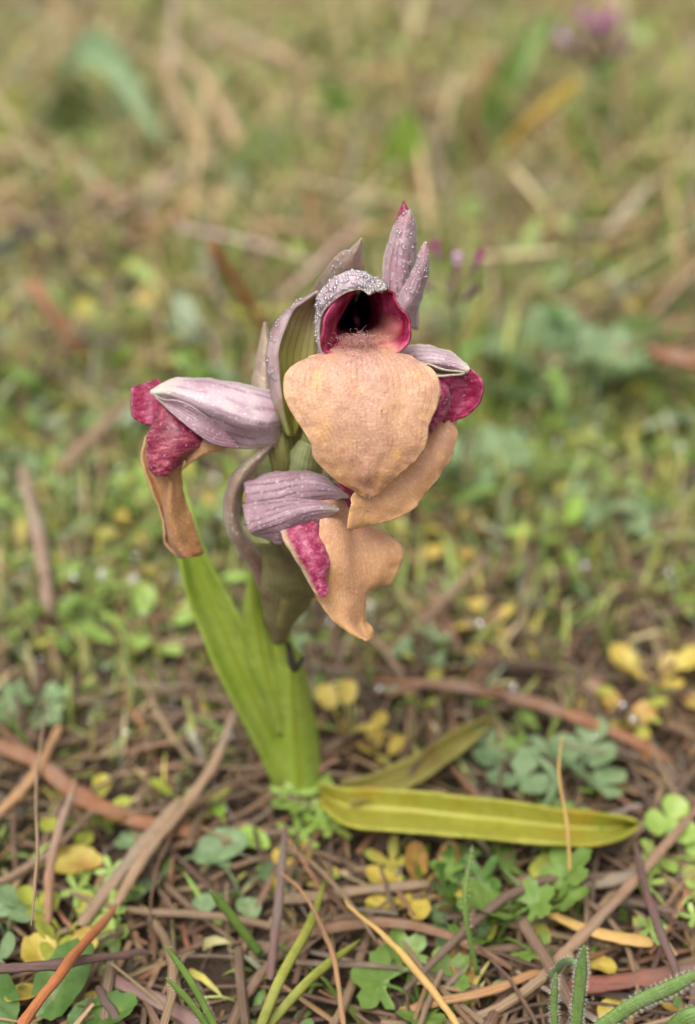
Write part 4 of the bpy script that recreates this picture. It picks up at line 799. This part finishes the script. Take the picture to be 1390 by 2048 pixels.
def pink_flower(name, basepx, headpx, d, florets, label, s):
    top = P(headpx[0], headpx[1], d); b = np.array((top[0] + .004, top[1] + .006, 0)); b[2] = H(b[0], b[1]) - .001
    o = root(name, b, label, 'flower')
    link('stem', Geo().grid(tube([b, (b + top) / 2 + np.array((.003, 0, 0)), top], [s * .35, s * .3, s * .3], 7, 16)).mesh('stem', b), PSTEM, o)
    for dx, dy, dd, mat in florets:
        p = P(headpx[0] + dx, headpx[1] + dy, d + dd); dr = p - top + np.array((0, 0, s * 2))
        link('stalk', Geo().grid(tube([top - np.array((0, 0, s * 2)), (p + top) / 2, p], [s * .2] * 3, 5, 7)).mesh('stalk', b), PSTEM, o)
        floret(o, b, p, dr, s * 2.2, s * .95, mat, CAL)
    for k in range(4):
        h_ = .25 + .17 * k; p = b + (top - b) * h_; a = k * 2.4; e = p + np.array((math.cos(a) * s * 9, math.sin(a) * s * 9, s * 3))
        link('leaf', Geo().grid(loft(blade_rows(p, e, s * 1.6, s, side=np.cross(e - p, (0, 0, 1.0))), 7, 9)).mesh('leaf', b), GRN, o)
pink_flower('pink_flower', None, (905, 600), 300, [(-30, -90, 4, MAGB), (8, -64, -2, PALEP), (46, -72, 2, MAGB), (-48, -28, 4, CAL), (32, -10, -3, CAL), (0, -20, 5, CAL)], 'magenta budded flower head just behind the closed orchid bud', .0015)
pink_flower('pink_flower', None, (1190, 120), 620, [(-20, -70, 6, PINK), (24, -66, -4, PINK), (-52, -28, 4, PALEP), (50, -20, 4, CAL), (0, -30, -8, CAL), (-26, -12, -8, CAL), (26, -8, -8, CAL), (6, -50, 4, PINK)], 'pale pink flower head on a thin stalk far behind', .0036)

# stones and white seed heads
def stone(px, py, s, label):
    b = G(px, py); a = np.linspace(0, 2 * math.pi, 15); t = np.linspace(.05, math.pi - .05, 10)
    u = np.stack([np.sin(t)[:, None] * np.cos(a)[None], np.sin(t)[:, None] * np.sin(a)[None] * .8, np.cos(t)[:, None] * .42 + 0 * a[None]], -1)
    u = u * (1 + .12 * vnoise(u.reshape(-1, 3) * 1.0, 2.2, px).reshape(u.shape[:2])[..., None]) * s
    link('stone', Geo().grid(u).mesh('stone'), BEIGE, loc=b, label=label, cat='stone')
stone(50, 620, .024, 'pinkish beige stone lying in the grass behind the left flower'); stone(170, 120, .03, 'pinkish stone lying in the far grass'); stone(1060, 360, .018, 'mauve-grey stone lying in the grass below the golden straw')
stone(1170, 1365, .006, 'small pale stone beyond the bark strip')
FLUFF = m_plain('white_seed', srgb(226, 220, 206), .7, .3, .2, .2)
for px, py, h_ in ((205, 1150, 14), (268, 1160, 16), (738, 1215, 10), (430, 960, 14), (140, 790, 14), (255, 700, 16)):
    b = G(px, py + 60, 0); t = tipat(b, px, py); o = root('seed_head', b, 'white fluffy seed head on a short stalk in the grass', 'seed head', 'white seed heads')
    link('stalk', Geo().grid(tube([b, (b + t) / 2, t], [.0004, .0003, .0003], 5, 7)).mesh('stalk', b), PSTEM, o)
    a = np.linspace(0, 2 * math.pi, 11); q = np.linspace(.05, 3.09, 8); u = np.stack([np.sin(q)[:, None] * np.cos(a)[None], np.sin(q)[:, None] * np.sin(a)[None], np.cos(q)[:, None] * 1.5 + 0 * a[None]], -1)
    u = u * (1 + .2 * vnoise(u.reshape(-1, 3), 3, px).reshape(u.shape[:2])[..., None]) * .0011
    link('fluff', Geo().grid(u + t).mesh('fluff', b), FLUFF, o)

# loose pine needles and dry straws lying about, one object each
NEED = m_varied('litter_needle', [srgb(112, 88, 70), srgb(142, 118, 92), srgb(88, 70, 58), srgb(130, 96, 70), srgb(108, 92, 80), srgb(154, 128, 98)], .65)
r = np.random.default_rng(33); nm = []
for k in range(14):
    L = r.uniform(.022, .060); n = 8; x = np.linspace(-.5, .5, n) * L; y = L * r.normal(0, .10) * (1 - (2 * np.linspace(0, 1, n) - 1) ** 2) + L * .04 * np.sin(np.linspace(0, 5, n) + k); z = .0012 * np.sin(np.linspace(0, 3.1, n)) + .0006 * np.sin(np.linspace(0, 9, n) + k)
    rad = r.uniform(.00035, .0010) * (1 - .5 * np.linspace(0, 1, n) ** 3)
    tb = tube(np.stack([x, y, z], 1), rad, 6); tb[..., 2] *= r.uniform(.45, .9); me = Geo().grid(tb).mesh('pine_needle'); me.materials.append(NEED); nm.append(me)
cnt = 0
while cnt < 280:
    y = .115 + .28 * r.random() ** 1.25; hw = .281 * (.848 * y + .1) * 1.1; x = r.uniform(-hw, hw)
    o = bpy.data.objects.new('pine_needle', nm[r.integers(14)]); COL.objects.link(o)
    o.location = (x, y, float(H(np.float64(x), np.float64(y))) + .0008 + .006 * r.random()); o.rotation_euler = (r.normal(0, .3), r.normal(0, .10), r.uniform(0, 6.28)); s = r.uniform(.7, 1.2); o.scale = (s, s, s)
    o['label'] = 'dry brown needle lying loose in the ground litter'; o['category'] = 'needle'; o['group'] = 'loose dry needles on the ground'; cnt += 1

# ------------------------------------------------------------------ uncountable ground cover
def scatter(n, ymin, ymax, pw, spreadx, r):
    if spreadx < 0:      # strips left and right of the view
        y = r.uniform(ymin, ymax, n); h0 = .281 * (.848 * np.abs(y) + .1) * 1.45 + .02
        return (h0 + r.random(n) ** 1.2 * 1.0) * r.choice([-1, 1], n), y
    y = ymin + (ymax - ymin) * r.random(n) ** pw; hw = .281 * (.848 * np.abs(y) + .1) * spreadx + .03
    return r.uniform(-1, 1, n) * hw, y
def patch(x, y, f, seed):
    r_ = np.random.default_rng(seed); o = 0
    for k in range(5): a = r_.uniform(0, 6.28); o = o + np.sin((x * math.cos(a) + y * math.sin(a)) * f * (1 + .4 * k) + r_.uniform(0, 6.28)) / (1 + .3 * k)
    return o / 2.2
def blades(x, y, L, w, lean, bend, tl, prof, cols, r, z0=-.0008, fold=.0):
    n = len(x); az = r.uniform(0, 6.28, n); d = np.stack([np.cos(az), np.sin(az), np.zeros(n)], 1); ro = r.normal(0, .5, n)
    sd = np.stack([-np.sin(az + ro), np.cos(az + ro), r.normal(0, .25, n)], 1)
    b = np.stack([x, y, H(x, y) + z0], 1); V = []
    for t, p in zip(tl, prof):
        ang = lean + bend * t; c = b + L[:, None] * t * (d * np.sin(ang)[:, None] + np.array((0, 0, 1.0)) * np.cos(ang)[:, None])
        V += [c - sd * (w * p)[:, None], c + sd * (w * p)[:, None]]
    V = np.stack(V, 1).reshape(-1, 3); m = len(tl); base = (np.arange(n) * 2 * m)[:, None]
    F = np.concatenate([base + np.array((2 * k, 2 * k + 1, 2 * k + 3, 2 * k + 2)) for k in range(m - 1)], 0)
    return V, F, np.repeat(cols, 2 * m, 0)
def pick(pal, idx_p, n, r, var=.18):
    c = np.array([p[:3] for p in pal])[r.choice(len(pal), n, p=np.array(idx_p) / sum(idx_p))]
    return c * (1 + r.normal(0, var, (n, 1))).clip(.4, 1.7) * (1 + r.normal(0, .06, (n, 3)))
def clear(x, y, r):
    """keep tall cover off the orchid's own foot and thin out the brown foreground"""
    k = ~(((x + .010) / .020) ** 2 + ((y - .185) / .016) ** 2 < 1)
    fg = np.clip((.27 - y) / .10, 0, 1)
    return k & (r.random(len(x)) > fg * .62)
r = np.random.default_rng(50)
GP = [srgb(136, 158, 76), srgb(112, 142, 64), srgb(170, 180, 104), srgb(158, 168, 134), srgb(188, 180, 96), srgb(204, 184, 140)]
def grass_layer(n, y0, y1, pw, sx, Lr, wr):
    x, y = scatter(n, y0, y1, pw, sx, r); k = clear(x, y, r) & (patch(x, y, 26, 3) + r.normal(0, .5, n) > -.35); x, y = x[k], y[k]; n = len(x)
    near = np.clip((y - .12) / .25, .28, 1); L = r.uniform(*Lr, n) * near * (1 + .35 * patch(x, y, 18, 5)).clip(.5, 1.6); w = r.uniform(*wr, n)
    return blades(x, y, L, w, np.abs(r.normal(.25, .25, n)), r.normal(.5, .5, n), (0, .3, .6, .85, 1), (.9, 1, .8, .45, .03), pick(GP, (4, 3, 4, 3, 2.5, 4), n, r, .25), r)
def flank(layer, n, *a):
    return layer(n, -.25, 1.5, 1.0, -1.0, *a)
def join(name, layers, mat, label, cat):
    ge = Geo(); cs = []
    for V, F, C in layers: ge.add(V, F); cs.append(C)
    return link(name, ge.mesh(name, col=np.concatenate(cs)), mat, kind='stuff', label=label, cat=cat)
join('meadow_grass', [grass_layer(14000, .02, .5, 1.0, 1.7, (.012, .034), (.00035, .0009)), grass_layer(24000, .35, 1.4, 1.15, 1.5, (.015, .044), (.0005, .0014)), grass_layer(16000, 1.2, 6.0, 1.5, 2.6, (.04, .11), (.0015, .005)), flank(grass_layer, 22000, (.02, .055), (.0008, .002))],
     GRASS, 'short fine green grass covering the meadow', 'grass')
HP = [srgb(134, 162, 74), srgb(160, 182, 92), srgb(114, 144, 74), srgb(156, 176, 140), srgb(190, 184, 90), srgb(204, 180, 100)]
def herb_layer(n, y0, y1, pw, sx, Lr, wr):
    x, y = scatter(n, y0, y1, pw, sx, r); k = clear(x, y, r) & (patch(x, y, 22, 9) + r.normal(0, .5, n) > -.2); x, y = x[k], y[k]; n = len(x)
    near = np.clip((y - .10) / .28, .3, 1); L = r.uniform(*Lr, n) * near; w = r.uniform(*wr, n) * near ** .5
    return blades(x, y, L, w, np.abs(r.normal(.3, .3, n)), r.uniform(.4, 1.7, n), (0, .45, .55, .7, .85, .95, 1), (.08, .09, .45, .95, 1, .65, .08), pick(HP, (4, 4, 3, 3, 2.5, 1.5), n, r), r)
join('ground_herbs', [herb_layer(13000, .02, .5, 1.0, 1.7, (.010, .026), (.0008, .0022)), herb_layer(17000, .35, 1.4, 1.15, 1.5, (.016, .036), (.0014, .0036)), herb_layer(9000, 1.2, 6.0, 1.5, 2.6, (.03, .07), (.004, .010)), flank(herb_layer, 15000, (.016, .036), (.0018, .0042))],
     HERBM, 'tiny mixed leafy herbs carpeting the soil', 'herbs')
LP = [srgb(130, 104, 80), srgb(106, 82, 66), srgb(158, 132, 100), srgb(86, 68, 58), srgb(140, 106, 76), srgb(124, 108, 96)]
def litter_layer(n, y0, y1, pw, sx, Lr, wr, zr, el):
    x, y = scatter(n, y0, y1, pw, sx, r); n = len(x); L = r.uniform(*Lr, n); w = r.uniform(*wr, n); z = H(x, y) + r.uniform(0, zr, n) * np.clip((y - .05) / .3, .35, 1)
    az = r.uniform(0, 6.28, n); e = r.normal(0, el, n); d = np.stack([np.cos(az) * np.cos(e), np.sin(az) * np.cos(e), np.sin(e)], 1); s = np.stack([-np.sin(az), np.cos(az), np.zeros(n)], 1); u = np.cross(d, s)
    b = np.stack([x, y, z + .5 * L * np.abs(np.sin(e))], 1); cv = r.normal(0, .12, n); V = []
    for t, p in zip((-.5, -.2, .12, .5), (.8, 1, .95, .45)):
        c = b + d * (L * t)[:, None] + s * (L * cv * (.25 - t * t))[:, None]; ww = (w * p)[:, None]
        V += [c - s * ww, c + u * ww * .7, c + s * ww]
    V = np.stack(V, 1).reshape(-1, 3); base = (np.arange(n) * 12)[:, None]
    F = np.concatenate([base + np.array((3 * k + j, 3 * k + j + 1, 3 * k + j + 4, 3 * k + j + 3)) for k in range(3) for j in range(2)], 0)
    return V, F, np.repeat(pick(LP, (4, 3, 3, 2, 2, 2), n, r, .22), 12, 0)
def straw_layer(n):
    V, F, C = litter_layer(n, .42, 1.6, 1.0, 1.4, (.03, .08), (.0005, .0014), .03, .6)
    return V, F, np.repeat(pick([srgb(206, 184, 140), srgb(186, 152, 112), srgb(196, 168, 152), srgb(170, 140, 96)], (3, 2, 2, 2), n, r, .15), 12, 0)
join('dry_litter', [litter_layer(7500, .02, .5, 1.0, 1.7, (.004, .026), (.0002, .0007), .005, .18), litter_layer(6000, .35, 1.4, 1.1, 1.5, (.015, .05), (.0004, .0012), .018, .4), litter_layer(7000, 1.2, 6, 1.5, 2.6, (.04, .12), (.001, .004), .05, .4), straw_layer(1100), flank(litter_layer, 9000, (.015, .05), (.0005, .0014), .018, .4)],
     LITTERM, 'dry brown grass litter covering the soil', 'litter')
# beads of dew on the meadow
x, y = scatter(420, .2, 1.3, 1.2, 1.1, r)
dg = Geo(); ico = None
for a, b in zip(x, y):
    if ((a + .01) / .02) ** 2 + ((b - .185) / .016) ** 2 < 1: continue
    hh = float(H(a, b)) + r.uniform(.004, .022) * min(1, b / .4); R_ = r.uniform(.0004, .0010) * (1 + b)
    t = np.linspace(.02, 3.12, 6); p = np.linspace(0, 6.2832, 8); dg.grid(np.stack([np.sin(t)[:, None] * np.cos(p)[None] * R_ + a, np.sin(t)[:, None] * np.sin(p)[None] * R_ + b, np.cos(t)[:, None] * R_ + 0 * p[None] + hh], -1))
link('dew_drops', dg.mesh('dew_drops'), m_water('meadow_dew', .5), kind='stuff', label='beads of dew hanging in the meadow grass', cat='dew')
